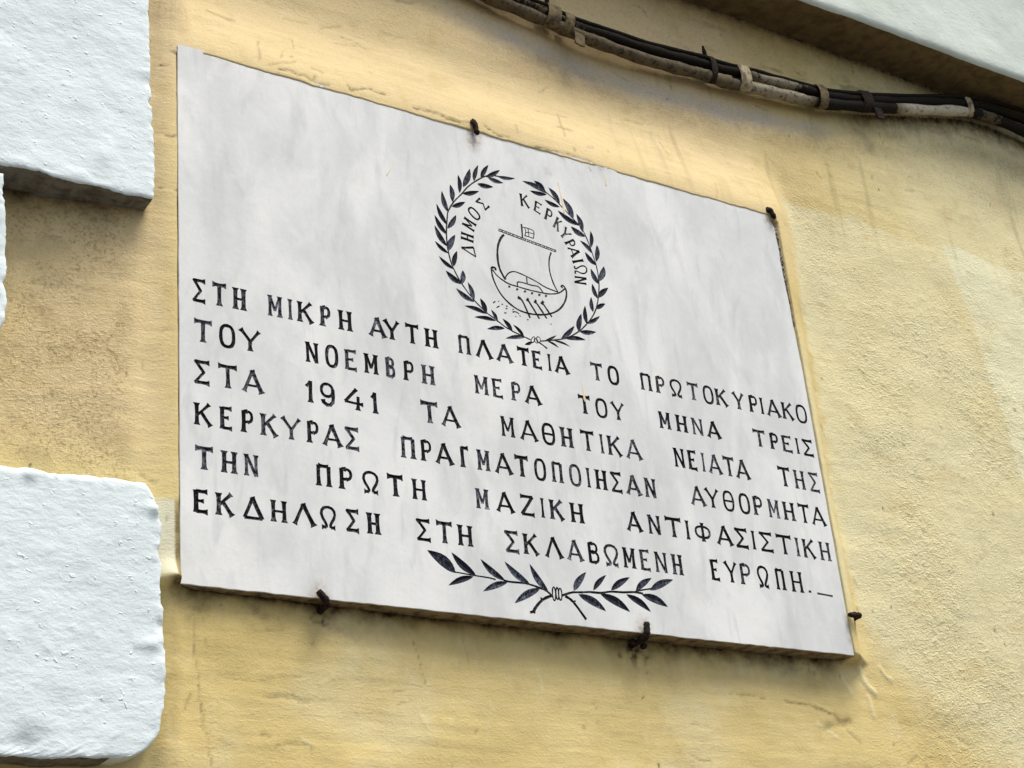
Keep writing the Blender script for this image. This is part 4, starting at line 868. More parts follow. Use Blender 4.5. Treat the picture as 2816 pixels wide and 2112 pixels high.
M_SOF = mat_flat('shaded_brown_soffit', (.155, .11, .05), (.09, .062, .028), .92, 40, .002)  # brown soffit colour, set dark in place of its shade
M_MORTAR = mat_flat('dirty_mortar', (.12, .10, .075), (.33, .30, .24), .9, 110, .003)

# ---------------------------------------------------------------- street
S_ = 60.0
gv = [(-S_, -S_, 0), (S_, -S_, 0), (S_, .3, 0), (-S_, .3, 0)]
tag(mesh_obj('pavement', gv, [(0, 1, 2, 3)], M_GR), kind='structure')

# ---------------------------------------------------------------- house front
house = empty('house_facade', (0.5, 0.0, 0.0))
tag(house, 'ochre plastered house wall with white corner stones and a pale string course behind the plaque', 'building')

def axis(lo, a, b, hi, fine, coarse, snap=()):
    c = list(np.arange(a, b + .01, fine))
    left = list(np.arange(lo, a - coarse * .4, coarse)); right = list(np.arange(b + coarse, hi + .01, coarse))
    ax = np.array(left + c + right)
    for s_ in snap:
        i = np.argmin(abs(ax - s_)); ax[i] = s_
    return ax
FINE = 2.6
UX = axis(-700, -262, 1860, 4000, FINE, 60, (-.6, 2.4, 997.5, 1000.8))
VX = axis(-2913, -965, 460, 2400, FINE, 60, (.5, -3.0, -710, -713.6))
U, V = np.meshgrid(UX, VX)
nu, nv = len(UX), len(VX)

def jitter(t, amp, seed, sc=24.0):
    return (fbm(t / sc, t * 0 + seed, seed, 4) - .5) * 2 * amp

in_u = ss(-30, 0, U) * (1 - ss(1000, 1030, U))
in_v = ss(-720, -690, V) * (1 - ss(0, 30, V))
Vj = V + (jitter(U, 1.9, 11) - 3.0) * np.exp(-(V / 14.0) ** 2) * in_u
Uj = U + jitter(V, .6, 12) * np.exp(-(U / 12.0) ** 2) * in_v + jitter(V, .8, 13) * np.exp(-((U - 1000) / 12.0) ** 2) * in_v

def wall_height(U, V):
    base = -28 + 8 * ss(1010, 1250, U) * ss(-900, -300, V) * (1 - ss(0, 200, V))
    lowleft = ss(-640, -720, V) * (1 - ss(20, 420, U))
    base = base + 15 * lowleft
    # recess between the corner stones
    leftz = -34 + 27 * ss(-225, -45, U) + 6.4 * ss(-45, -1, U)
    k = 1 - ss(-4, 30, U)
    kv = ss(-722, -708, V) * (1 - ss(60, 200, V))
    h = base * (1 - k * kv) + leftz * k * kv
    # mortar feathered out above and to the right of the slab, ending at its lower edge
    wid = 34 + 26 * ss(-100, -700, V) + 50 * ss(-500, 0, V)
    du = np.maximum(U - 1000, 0) / wid; dv = np.maximum(V, 0) / 150.0
    dd = np.clip(np.hypot(du, dv), 0, 1)
    F_ = (1 - ss(0, 1, dd)) ** 1.25 * ss(-719, -712, V) * ss(-12, -1, U)
    lv = (1 - ss(-4, 30, U)) * ss(0, 40, V)
    F_ = np.where(U < 1000, F_ * np.where(V > -12, 1, 0), F_)
    h = h * (1 - F_) + .75 * F_
    # the bed behind the slab
    bed_ = ((U > 1.5) & (U < 999.0) & (V < -3.4) & (V > -712))
    h = np.where(bed_, -31.0, h)
    # lump of mortar at the lower left corner
    h = h + 12 * np.exp(-(((U + 12) / 13) ** 2 + ((V + 708) / 16) ** 2))
    h = h + 7 * np.exp(-((U + 12) / 14) ** 2) * ss(-700, -740, V) * ss(-1100, -900, V)
    return h

Hh = wall_height(U, V)
near = ss(2600, 1900, U) * ss(-1400, -960, V)
rough = np.clip(ss(960, 1200, U + (fbm(U / 90, V / 90, 3) - .5) * 160) * (1 - ss(60, 150, V)) + .55 * (1 - ss(-60, -20, U)) * ss(-640, -600, V) + .25 * ss(60, 180, V), 0, 1)
rough = np.clip(rough * (1 - .8 * (1 - ss(1006, 1050, U)) * ss(950, 1000, U)), 0, 1)
rough = rough * (.4 + .8 * ss(.35, .65, fbm(U / 110, V / 150, 33, 4)))
edge = 1 - np.exp(-(np.maximum(0, np.maximum(-U, U - 1000)) ** 2 + np.maximum(0, np.maximum(V, -713 - V)) ** 2) / 500.)
amp = np.where(near > 0, 1, 0) * (.25 + .75 * edge)
Hh = Hh + amp * ((fbm(U / 230, V / 170, 21, 3) - .5) * 8 + (fbm(U / 60, V / 45, 22, 3) - .5) * 2.2)
Hh = Hh + amp * rough * ((fbm(U / 9, V / 8, 23, 3) - .5) * 1.0 + np.clip(fbm(U / 7, V / 6, 24, 2) - .70, 0, 1) * 5)
Hh = Hh + amp * (1 - rough) * (fbm(U / 90 + V / 300, V / 10, 25, 4) - .5) * .8

grime_shade = np.zeros_like(Hh); pale = np.zeros_like(Hh); warm = np.zeros_like(Hh); grey = np.zeros_like(Hh)
def seg_dist(px, py, a, b):
    ax_, ay = a; bx, by = b; dx, dy = bx - ax_, by - ay
    L = dx * dx + dy * dy + 1e-9
    t = np.clip(((px - ax_) * dx + (py - ay) * dy) / L, 0, 1)
    return np.hypot(px - ax_ - t * dx, py - ay - t * dy), t
def paint_poly(pts, rad, fn, wob=0.0, seed=5):
    us = [p[0] for p in pts]; vs = [p[1] for p in pts]; m = rad * 3 + 4
    i0, i1 = np.searchsorted(UX, [min(us) - m, max(us) + m]); j0, j1 = np.searchsorted(VX, [min(vs) - m, max(vs) + m])
    if i1 <= i0 or j1 <= j0: return
    sl = (slice(j0, j1), slice(i0, i1))
    uu = U[sl] + (fbm(U[sl] / 12, V[sl] / 12, seed, 3) - .5) * wob; vv = V[sl] + (fbm(U[sl] / 12, V[sl] / 12, seed + 7, 3) - .5) * wob
    d = np.full(uu.shape, 1e9)
    for a, b in zip(pts[:-1], pts[1:]): d = np.minimum(d, seg_dist(uu, vv, a, b)[0])
    fn(sl, d)
for k, (pts, r, dep, dk) in enumerate(MARKS_WALL):
    def f(sl, d, r=r, dep=dep, dk=dk):
        e = np.exp(-(d / (r * .95)) ** 2)
        Hh[sl] += dep * (.42 if dep < 0 else .5) * e
        if dk > 0: grime_shade[sl] = np.maximum(grime_shade[sl], dk * 1.15 * np.exp(-(d / (r * .7)) ** 2) * (.35 + 1.2 * fbm(U[sl] / 7, V[sl] / 7, 9, 2)))
        else: pale[sl] = np.maximum(pale[sl], .5 * e)
    paint_poly(pts, r, f, 7.0, 40 + k)
for k in range(150):      # hairlines, scratches and trowel nicks
    u = random.uniform(-240, 1800); v = random.uniform(-930, 380)
    a = random.gauss(0.05, .35) if random.random() < .7 else random.gauss(1.4, .3)
    L = random.uniform(8, 55) * (.5 if u > 1050 else 1)
    pts = [(u + L * t * math.cos(a), v + L * t * math.sin(a) + random.uniform(-1.5, 1.5)) for t in (0, .35, .7, 1)]
    s_ = random.choice((-1, -1, 1)) * random.uniform(.15, .4)
    dk = random.uniform(.12, .42) if s_ < 0 else 0
    def f(sl, d, s_=s_, dk=dk):
        e = np.exp(-(d / 1.6) ** 2); Hh[sl] += s_ * e; grime_shade[sl] = np.maximum(grime_shade[sl], dk * e)
    paint_poly(pts, 1.6, f, 5.0, 300 + k)
for k in range(120):      # pits and dark specks
    u = random.uniform(-240, 1800); v = random.uniform(-930, 390); r = random.uniform(1.0, 2.3)
    def f(sl, d, r=r, q=random.uniform(.3, .85)):
        e = np.exp(-(d / r) ** 2); Hh[sl] -= r * .3 * e; grime_shade[sl] = np.maximum(grime_shade[sl], q * e)
    paint_poly([(u, v), (u + random.uniform(-2, 2), v - random.uniform(0, 5))], r, f, 4.0, 700 + k)

n1 = fbm(U / 120, V / 90, 51, 5); n2 = fbm(U / 30, V / 26, 52, 5); n3 = fbm(U / 12, V / 30, 53, 4)
# dirt, with shade under the slab, cable and string course painted into it
def G(m, x): return np.maximum(m, np.clip(x, 0, 1))
under = lambda d, L: np.exp(-np.clip(d, 0, None) / L) * (d > -6)
grime_shade = G(grime_shade, 1.15 * under(-713 - V, 8 + 34 * n2 * n1) * ss(-22, -4, U) * (1 - ss(975, 1000, U)) * (.3 + 1.2 * n2))  # dirt and contact shade painted along the slab's lower edge
grime_shade = G(grime_shade, .32 * under(-713 - V, 60 * n1 + 18) * ss(-10, 60, U) * (1 - ss(900, 985, U)) * (.5 + .6 * n3))  # broad halo of painted shade under the slab
qb = under(-251 - V, 16 + 30 * n2) * ss(-400, -222, U) * (1 - ss(-44, -30, U))
grime_shade = G(grime_shade, .85 * qb * (.4 + .9 * n2))  # darker below the upper corner stone
grime_shade = G(grime_shade, .22 * ss(-70, -40, U) * (1 - ss(-30, -4, U)) * ss(-330, -200, V) * (1 - ss(60, 160, V)) * (.6 + n2))
grime_shade = G(grime_shade, .45 * np.exp(-((U + 34) / 16) ** 2) * ss(-20, 30, V) * (1 - ss(120, 240, V)) * ss(.42, .62, n2))
cl = np.interp(UX, [p[0] for p in CABLE_LOW], [p[1] for p in CABLE_LOW])[None, :]
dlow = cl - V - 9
grime_shade = G(grime_shade, .80 * ss(1120, 1330, U) * under(dlow, 22 + 40 * n2) * (V < cl) * (.7 + .8 * n2))
grime_shade = G(grime_shade, .34 * ss(430, 620, U) * np.exp(-((dlow - 62) / 34) ** 2) * (.6 + .8 * n1))  # soft shading below the cable, painted on the wall
grime_shade = G(grime_shade, .55 * ss(540, 900, U) * under(405 - V, 26 + 30 * n2) * (V < 412) * (.4 + n2))
grime_shade = G(grime_shade, .95 * under(405 - V, 12 + 12 * n2) * (V < 412))  # with the line above, dirt and occlusion painted under the string course
grime_shade = G(grime_shade, .5 * ss(900, 1500, U) * np.exp(-((V - 350) / 40) ** 2) * ss(.50, .68, n2))
soot = ss(.54, .74, fbm(U / 70 + V / 90, V / 16, 71, 4)) * ss(700, 1100, U) * ss(250, 330, V) * (V < 412)
grime_shade = G(grime_shade, .5 * soot)
drips = ss(.60, .80, fbm(U / 16, V / 260, 58, 3)) * ss(640, 760, U)
grime_shade = G(grime_shade, .22 * drips * ss(-60, 120, V) * (V < cl))
for (ru, rv_, rr_, q_) in ((631, -728, 20, .7), (612, -736, 10, .55), (650, -736, 11, .55), (176, -730, 13, .8), (166, -760, 6, .4), (1022, -662, 5, .5), (100, -722, 30, .4), (20, -722, 22, .5), (940, -722, 26, .4)):
    dd_ = np.hypot((U - ru) / 1.3, (V - rv_)) / rr_
    grime_shade = G(grime_shade, q_ * np.exp(-dd_ ** 2) * (.25 + 1.3 * ss(.35, .7, fbm(U / 8, V / 8, 77, 4))))
left = (1 - ss(-70, -38, U)) * ss(-640, -600, V) * (1 - ss(-262, -240, V))
speck = np.clip(left * (.25 + .9 * ss(.42, .62, fbm(U / 45, V / 40, 78, 4))) * .72 + .5 * (1 - ss(0, 60, U)) * ss(10, 60, V) + .30 * ss(100, 190, V) * (U > 300) + .3 * ss(1000, 1100, U) * ss(.5, .7, n1), 0, 1) * (V < 440)
grime_shade = G(grime_shade, .10 * left + .14 * left * ss(.45, .65, fbm(U / 30, V / 24, 79, 5)))
grime_shade = np.clip(grime_shade * np.where(near > 0, 1, .3), 0, 1)
# bluish grey wash, partly the cable's soft shadow painted in
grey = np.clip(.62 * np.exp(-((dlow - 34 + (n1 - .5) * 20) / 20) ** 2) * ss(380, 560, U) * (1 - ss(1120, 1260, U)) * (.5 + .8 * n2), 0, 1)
strip = ss(-34, -26, U) * (1 - ss(-7, -4, U)) * ss(-712, -702, V) * (1 - ss(-622, -612, V))
grey = np.maximum(grey, .38 * strip)
grime_shade = np.maximum(grime_shade, .6 * ss(-7, -4, U) * (1 - ss(-1, 2, U)) * ss(-712, -702, V) * (1 - ss(-622, -612, V)) * (.5 + n2))  # dark gap beside the slab, painted on together with its dirt
grime_shade = np.maximum(grime_shade, .30 * ss(-40, -22, U) * (1 - ss(-6, 12, U)) * ss(-1100, -1000, V) * (1 - ss(-720, -714, V)) * (.4 + .9 * n2))
# repainted pale patches on the right
e1 = ss(-5, 4, (60 - (U - 1046) * .02 + (n1 - .5) * 34) - V) * ss(0, 1, (U + (n2 - .5) * 40 - 1030 - .7 * np.clip(-713 - V, 0, None)) / (30 + 1.3 * np.clip(-640 - V, 0, 300)))
e2 = ss(-8, 6, 152 - (U - 1420) * .05 - V) * ss(-6, 8, U - 1400 - (152 - V) * .15 + (n1 - .5) * 20)
pale = np.maximum(pale, np.clip(.62 * e1 + .42 * e2, 0, 1) * (.72 + .5 * n1))
pale = np.maximum(pale, .55 * ss(1000, 1500, U + 200 * (n1 - .5)) * ss(-960, -200, V))
pale = np.maximum(pale, .50 * np.exp(-((U - 1012) / 18) ** 2) * ss(-720, -600, V) * (1 - ss(-300, -120, V)))
pale = np.maximum(pale, .25 * ss(.5, .75, n1) * (V < -713)); pale = np.maximum(pale, .95 * strip)
warm = np.clip(.75 * ss(-200, 60, V) * (1 - ss(900, 1200, U)) + .7 * (1 - ss(-30, 20, U)) * ss(-640, -500, V) + .35 * (n1 - .4), 0, 1)

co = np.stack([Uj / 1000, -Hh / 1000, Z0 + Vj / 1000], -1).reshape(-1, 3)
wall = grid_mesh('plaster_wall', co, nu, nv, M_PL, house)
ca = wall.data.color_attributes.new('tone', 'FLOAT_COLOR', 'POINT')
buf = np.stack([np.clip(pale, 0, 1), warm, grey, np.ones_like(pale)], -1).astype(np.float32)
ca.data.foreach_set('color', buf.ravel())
for nm, arr in (('grime_shade', grime_shade), ('rough', rough), ('speck', speck)):
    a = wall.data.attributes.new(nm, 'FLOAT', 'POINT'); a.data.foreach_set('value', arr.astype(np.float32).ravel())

side = [W3(-699, -2913, .031), W3(-699, -2913, 6.0), W3(-699, 2400, 6.0), W3(-699, 2400, .031)]
so = mesh_obj('side_wall', side, [(0, 1, 2, 3)], M_PL, house)
# corner stones
def quoin(right, top, bottom, front, seed, chip=()):
    """right: list of (v, u) for the visible right edge, top to bottom"""
    rv = np.array([p[0] for p in right][::-1]); ru = np.array([p[1] for p in right][::-1])
    vs = np.concatenate([[bottom], np.arange(bottom + 3, top, 3.2), [top]])
    fu = np.concatenate([np.linspace(-700, -270, 8)[:-1], np.linspace(-270, 0, 84)])     # last columns near the edge, rescaled per row
    rim = [(0, 46.), (0, 20.), (.3, 6.), (1.0, 1.6), (2.6, .3)]                              # inset, depth behind the front
    nr = len(rim)
    rows = [bottom - 0.] * nr + list(vs[1:-1]) + [top] * nr
    VV = []; D = []
    for j in range(nr): VV.append(bottom + rim[j][0]); D.append(rim[j][1])
    for v in vs[1:-1]:
        if bottom + 6 < v < top - 6: VV.append(v); D.append(0.)
    for j in range(nr)[::-1]: VV.append(top - rim[j][0]); D.append(rim[j][1])
    VV = np.array(VV); D = np.array(D)
    cols_t = np.concatenate([[0.0], (fu[:-6] + 700) / 700 * .985, np.linspace(.987, 1.0, 3)])
    nc = len(cols_t) + nr
    Ug = np.zeros((len(VV), nc)); Dg = np.zeros_like(Ug)
    for j, v in enumerate(VV):
        r = np.interp(v, rv, ru)
        k = 0
        for t in cols_t: Ug[j, k] = -700 + (r - 6 + 700) * t; Dg[j, k] = D[j]; k += 1
        Dg[j, 0] = max(320.0, D[j])          # wraps round the corner of the house
        for ins, dp in rim[::-1]: Ug[j, k] = r - ins; Dg[j, k] = max(dp, D[j]); k += 1
    Vg = np.repeat(VV[:, None], nc, 1)
    je = (fbm(Vg / 16, Vg * 0 + 3, seed, 4) - .5) * 6.0
    je = je + (fbm(Vg / 5, Vg * 0 + 5, seed + 9, 3) - .5) * 2.4
    Ug = Ug + je * ss(-60, 0, Ug - np.interp(Vg, rv, ru))
    jt = (fbm(Ug / 22, Ug * 0 + 9, seed + 1, 4) - .5) * 8.0
    kb = np.exp(-((Vg - bottom) / 9) ** 2) + np.exp(-((Vg - top) / 9) ** 2)
    Vg = Vg + jt * kb
    Hq = (fbm(Ug / 90, Vg / 70, seed + 2, 4) - .5) * 4 + (fbm(Ug / 24 + Vg / 60, Vg / 22, seed + 3, 3) - .5) * .9 + np.clip(fbm(Ug / 8, Vg / 8, seed + 4, 2) - .75, 0, 1) * 6
    ed = np.minimum(np.minimum(Vg - bottom, top - Vg), np.interp(Vg, rv, ru) - Ug)
    Hq = Hq + np.exp(-(ed / 16) ** 2) * (fbm(Ug / 8, Vg / 8, seed + 6, 3) - .5) * 3
    for (cu, cv, cr, cd) in chip: Hq = Hq + cd * np.exp(-(((Ug - cu) ** 2 + (Vg - cv) ** 2) / cr ** 2))
    co = np.stack([Ug / 1000, (front - Hq * (Dg < 5) + Dg) / 1000, Z0 + Vg / 1000], -1).reshape(-1, 3)
    o = grid_mesh('quoin', co, nc, len(VV), M_Q, house)
    o.data.materials.append(M_QUNDER)       # the whitewash stops at the arris; undersides are cement, coloured dark for their shade
    mi = np.zeros((len(VV) - 1, nc - 1), dtype=np.int32); mi[:3, :] = 1
    o.data.polygons.foreach_set('material_index', mi.ravel())
    return o
quoin([(330, -52), (37, -46), (-44, -42), (-108, -40), (-112, -43), (-120, -41), (-175, -38), (-222, -36), (-243, -37), (-251, -41)], 330, -251, -20, 80,
      [(-95, 60, 5, -3), (-38, -86, 9, -5), (-100, -205, 14, 2.5), (-60, -262, 8, -8)])
quoin([(-611, -50), (-616, -43), (-626, -36), (-645, -31), (-721, -29), (-820, -24), (-860, -25), (-885, -33), (-900, -44), (-910, -62), (-914, -90)], -611, -914, -20, 90,
      [(-38, -640, 7, 4), (-175, -616, 8, 4), (-26, -770, 8, -4), (-170, -905, 16, -5), (-40, -790, 6, 3), (-26, -812, 9, 3)])
q3 = quoin([(-262, -214), (-300, -213), (-380, -207), (-398, -210), (-420, -204), (-445, -206), (-470, -218), (-520, -226), (-600, -230)], -262, -600, -20, 97)

# string course above the cable
prof = [(60, 405), (20, 405), (-30, 405.5), (-50, 406), (-57, 408), (-61, 412), (-62.5, 420), (-62.5, 450), (-62.5, 500), (-62.5, 560), (-62.5, 620), (-62.5, 690), (-66, 700), (-82, 712), (-98, 730), (-102, 745), (-102, 800), (60, 812)]
pp = []
for a, b in zip(prof[:-1], prof[1:]):
    k = max(1, int(math.hypot(b[0] - a[0], b[1] - a[1]) / 9))
    pp += [(a[0] + (b[0] - a[0]) * i / k, a[1] + (b[1] - a[1]) * i / k) for i in range(k)]
pp.append(prof[-1]); pp = np.array(pp)
cu = np.concatenate([np.arange(-700, 700, 60), np.arange(700, 1900, 7), np.arange(1900, 4001, 60)])
CU, PV = np.meshgrid(cu, pp[:, 1]); PY = np.repeat(pp[:, 0][:, None], len(cu), 1)
CY = PY - (fbm(CU / 120, PV / 60, 61, 4) - .5) * 3.5 - (fbm(CU / 18, PV / 14, 62, 3) - .5) * 1.6
PV = PV + (fbm(CU / 60, PY / 40, 63, 4) - .5) * 5.0 + (CU - 1063) * .012
co = np.stack([CU / 1000, CY / 1000, Z0 + PV / 1000], -1).reshape(-1, 3)
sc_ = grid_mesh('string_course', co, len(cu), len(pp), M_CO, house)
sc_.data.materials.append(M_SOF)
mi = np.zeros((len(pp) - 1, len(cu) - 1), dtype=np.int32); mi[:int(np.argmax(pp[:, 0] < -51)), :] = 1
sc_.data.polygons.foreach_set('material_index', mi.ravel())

# ---------------------------------------------------------------- letter shapes: strokes of (points, weight, flare at start, flare at end)
def arcp(cx, cy, rx, ry, a0, a1, n, p=1.0):
    o = []
    for k in range(n + 1):
        t = math.radians(a0 + (a1 - a0) * k / n); c, s_ = math.cos(t), math.sin(t)
        o.append((cx + rx * math.copysign(abs(c) ** p, c), cy + ry * math.copysign(abs(s_) ** p, s_)))
    return o
RING = arcp(.5, .5, .5, .5, 90, 450, 22, .78)
GL = {
 'S': [([(1, .95), (0, .95)], .85, 1, 0), ([(.04, 1), (.62, .5)], .8, 0, 0), ([(.66, .54), (.02, .02)], .6, 0, 0), ([(0, .05), (1, .05)], .85, 0, 1)],
 'T': [([(0, .95), (1, .95)], .9, 1, 1), ([(.5, .95), (.5, 0)], 1, 0, 1)],
 'H': [([(0, 0), (0, 1)], 1, 1, 1), ([(1, 0), (1, 1)], 1, 1, 1), ([(0, .49), (1, .49)], .55, 0, 0)],
 'M': [([(0, 0), (0, 1)], .85, 1, 1), ([(1, 0), (1, 1)], .95, 1, 1), ([(0, .99), (.5, .27)], .75, 0, 0), ([(.5, .27), (1, .99)], .55, 0, 0)],
 'I': [([(.5, 0), (.5, 1)], 1, 1, 1)],
 'K': [([(0, 0), (0, 1)], 1, 1, 1), ([(1 * .94, 1), (0, .42)], .62, 1, 0), ([(.32, .60), (1, 0)], .9, 0, 1)],
 'P': [([(0, 0), (0, 1)], 1, 1, 0), ([(0, .96), (.5, .96)] + arcp(.5, .72, .5, .24, 90, -90, 9, .85) + [(.5, .48), (0, .48)], .62, 0, 0)],
 'A': [([(.5, 1), (0, 0)], .72, 0, 1), ([(.46, 1), (1, 0)], 1.05, .6, 1), ([(.2, .3), (.8, .3)], .5, 0, 0)],
 'Λ': [([(.5, 1), (0, 0)], .72, 0, 1), ([(.46, 1), (1, 0)], 1.05, .6, 1)],
 'Δ': [([(.5, .98), (0, .03)], .75, 0, 0), ([(.46, 1), (1, .02)], 1.05, .5, 0), ([(0, .045), (1, .045)], .7, 0, 0)],
 'Y': [([(0, 1), (.52, .45)], .85, 1, 0), ([(1, 1), (.5, .43)], .62, 1, 0), ([(.5, .5), (.5, 0)], .95, 0, 1)],
 'Π': [([(0, 0), (0, 1)], .9, 1, 0), ([(1, 0), (1, .96)], 1, 1, 0), ([(0, .95), (1, .95)], .75, 1, .4)],
 'Γ': [([(0.1, 0), (0.1, 1)], .95, 1, 0), ([(0.05, .95), (1, .95)], .8, 0, 1)],
 'E': [([(0, 0), (0, 1)], 1, .6, .6), ([(0, .95), (1, .95)], .68, 0, 1), ([(0, .52), (.68, .52)], .55, 0, 1), ([(0, .05), (1, .05)], .72, 0, 1)],
 'N': [([(0, 0), (0, 1)], .85, 1, 1), ([(1, 0), (1, 1)], .9, .3, 1), ([(0, .99), (1, .01)], .95, 0, 0)],
 'O': [(RING, .78, 0, 0)],
 'Θ': [(RING, .7, 0, 0), ([(.03, .5), (.97, .5)], .5, 0, 0)],
 'Φ': [(arcp(.5, .5, .5, .29, 90, 450, 20, .8), .62, 0, 0), ([(.5, 0), (.5, 1)], .95, .8, .8)],
 'B': [([(0, 0), (0, 1)], 1, 0, 0), ([(0, .96), (.45, .96)] + arcp(.45, .75, .45, .21, 90, -90, 8, .85) + [(.45, .54), (0, .54)], .62, 0, 0), ([(0, .54), (.48, .54)] + arcp(.48, .29, .52, .25, 90, -90, 8, .85) + [(.48, .04), (0, .04)], .68, 0, 0)],
 'Z': [([(0, .95), (.95, .95)], .8, 1, 0), ([(.93, .97), (.03, .03)], .95, 0, 0), ([(.03, .05), (1, .05)], .85, 0, 1)],
 'Ω': [([(.0, .045), (.34, .045)], .8, 1, 0), ([(.33, .03), (.36, .14), (.27, .27), (.10, .45), (.0, .64), (.04, .82), (.2, .94), (.42, .985), (.58, .985), (.8, .94), (.96, .82), (1., .64), (.90, .45), (.73, .27), (.64, .14), (.67, .03)], .66, 0, 0), ([(.66, .045), (1., .045)], .8, 0, 1)],
 '1': [([(.76, 1), (.76, 0)], 1, 0, 1), ([(.80, .99), (0, .72)], .5, 0, .4)],
 '9': [(arcp(.48, .70, .48, .29, 0, 360, 18, .9), .68, 0, 0), ([(.96, .78), (.99, .45), (.93, .18), (.70, .03), (.42, .02), (.16, .12), (.10, .26)], .85, 0, .5)],
 '4': [([(.68, 1), (.02, .34)], .85, .4, 0), ([(0, .35), (1, .30)], .62, 0, 1), ([(.74, .66), (.70, 0)], .85, 0, 1)],
}

# ---------------------------------------------------------------- cut everything into the face of the slab
CV, CE, CF, CG = [], [], [], []          # vertices, centre-line edges, faces, group of each face
def addpoly(pts, g):
    A = sum(pts[i][0] * pts[(i + 1) % len(pts)][1] - pts[(i + 1) % len(pts)][0] * pts[i][1] for i in range(len(pts)))
    if abs(A) < 1e-3: return
    if A < 0: pts = pts[::-1]
    b = len(CV); CV.extend(Vector(p) for p in pts); CF.append(list(range(b, b + len(pts)))); CG.append(g)
def ribbon(P, W_, g, center=True):
    P = [Vector(p) for p in P]; n = len(P); closed = (P[0] - P[-1]).length < .05
    L = []; R_ = []
    for i in range(n):
        a = P[i] - P[i - 1] if i else (P[-1] - P[-2] if closed else P[1] - P[0])
        b = P[i + 1] - P[i] if i < n - 1 else (P[1] - P[0] if closed else P[-1] - P[-2])
        a = a.normalized(); b = b.normalized(); t = (a + b)
        t = t.normalized() if t.length > .2 else b
        m = Vector((-t.y, t.x)); c = max(.6, m.dot(Vector((-b.y, b.x))))
        L.append(P[i] + m * (W_[i] / 2 / c)); R_.append(P[i] - m * (W_[i] / 2 / c))
    if closed: L[-1] = L[0].copy(); R_[-1] = R_[0].copy()
    for i in range(n - 1): addpoly([tuple(R_[i]), tuple(R_[i + 1]), tuple(L[i + 1]), tuple(L[i])], g)
    if center:
        b = len(CV); CV.extend(p.copy() for p in P)
        CE.extend((b + i, b + i + 1) for i in range(n - 1))
def stroke(mapf, pts, w_, f0, f1, g, h, rnd):
    P = [Vector(mapf(*p)) for p in pts]
    if len(P) == 2:
        L = (P[1] - P[0]).length; d = (P[1] - P[0]).normalized()
        nn = Vector((-d.y, d.x)); wb = rnd.uniform(-.2, .2)
        e = min(.13 * h, L * .3)
        q = [P[0], P[0] + d * e, P[0] + d * (L * .5) + nn * wb, P[1] - d * e, P[1]]
        ww = [w_ * (1 + .75 * f0), w_ * (1.0 + .08 * f0), w_ * .93, w_ * (1.0 + .08 * f1), w_ * (1 + .75 * f1)]
        ww = [x * rnd.uniform(.95, 1.06) for x in ww]
        ribbon(q, ww, g)
    else:
        ww = [w_ * rnd.uniform(.93, 1.08) for _ in P]
        if f1: ww[-1] *= 1.5
        if (P[0] - P[-1]).length < .05: ww[-1] = ww[0]
        ribbon(P, ww, g)
groups = []      # (kind, parent kind)
rnd = random.Random(8)
for (ch, x0, x1, vb, vc) in LETTERS:
    g = len(groups); groups.append('letter')
    h = vc - vb; w_ = (5.0 if ch not in 'MN' else 4.6) * (1.06 - .08 * x0 / 1000) * rnd.uniform(.92, 1.08)
    if ch == 'I': w_ = min(w_, (x1 - x0) * .78)
    ins = w_ * (.42 if ch in 'STYAΛΔZE19K4Ω' else .62)
    if ch in 'OΘΦ': ins = w_ * .38
    if ch in 'STZYAΛΔ4': ins = w_ * .12
    def mp(x, y, x0=x0, x1=x1, vb=vb, h=h, ins=ins, tl=rnd.uniform(-.35, .35)): return (x0 + ins + x * (x1 - x0 - 2 * ins) + (y - .5) * tl, vb + y * h)
    for s_ in GL[ch]:
        stroke(mp, s_[0], w_ * (.27 + .73 * s_[1]), s_[2], s_[3], g, h, rnd)
for pts, w_ in MARKS:
    g = len(groups); groups.append('letter'); ribbon([pts[0], ((pts[0][0] + pts[-1][0]) / 2, (pts[0][1] + pts[-1][1]) / 2), pts[-1]], [w_ * 1.15, w_ * .85, w_ * 1.1], g)
for (ch, bl, br, tl) in ARC:
    g = len(groups); groups.append('letter')
    bl, br, tl = Vector(bl), Vector(br), Vector(tl)
    h = (tl - bl).length; wd = (br - bl).length; w_ = 3.7 * rnd.uniform(.92, 1.08)
    def mp(x, y, bl=bl, br=br, tl=tl, wd=wd, w_=w_): return tuple(bl + (br - bl) * (w_ * .3 / wd + x * (1 - w_ * .6 / wd)) + (tl - bl) * y)
    for s_ in GL[ch]: stroke(mp, s_[0], w_ * s_[1], s_[2] * .6, s_[3] * .6, g, h, rnd)
def stems(L, kind):
    g = len(groups); groups.append(kind)
    for pts, w_ in L:
        if len(pts) > 2 and (Vector(pts[0]) - Vector(pts[-1])).length > 1:
            pts = [tuple(p) for p in smooth_path([(x, y, 0) for x, y in pts], 3)]
        pts = [p[:2] for p in pts]; n = len(pts)
        ww = [(w_ * 1.25 + .3) * rnd.uniform(.85, 1.15) for _ in pts]
        if (Vector(pts[0]) - Vector(pts[-1])).length < 1: ww[-1] = ww[0]
        ribbon(pts, ww, g, center=True)
stems(WREATH_STEMS, 'wreath_stem'); stems(BRANCH_STEMS, 'branch_stem'); stems(SHIP, 'ship')
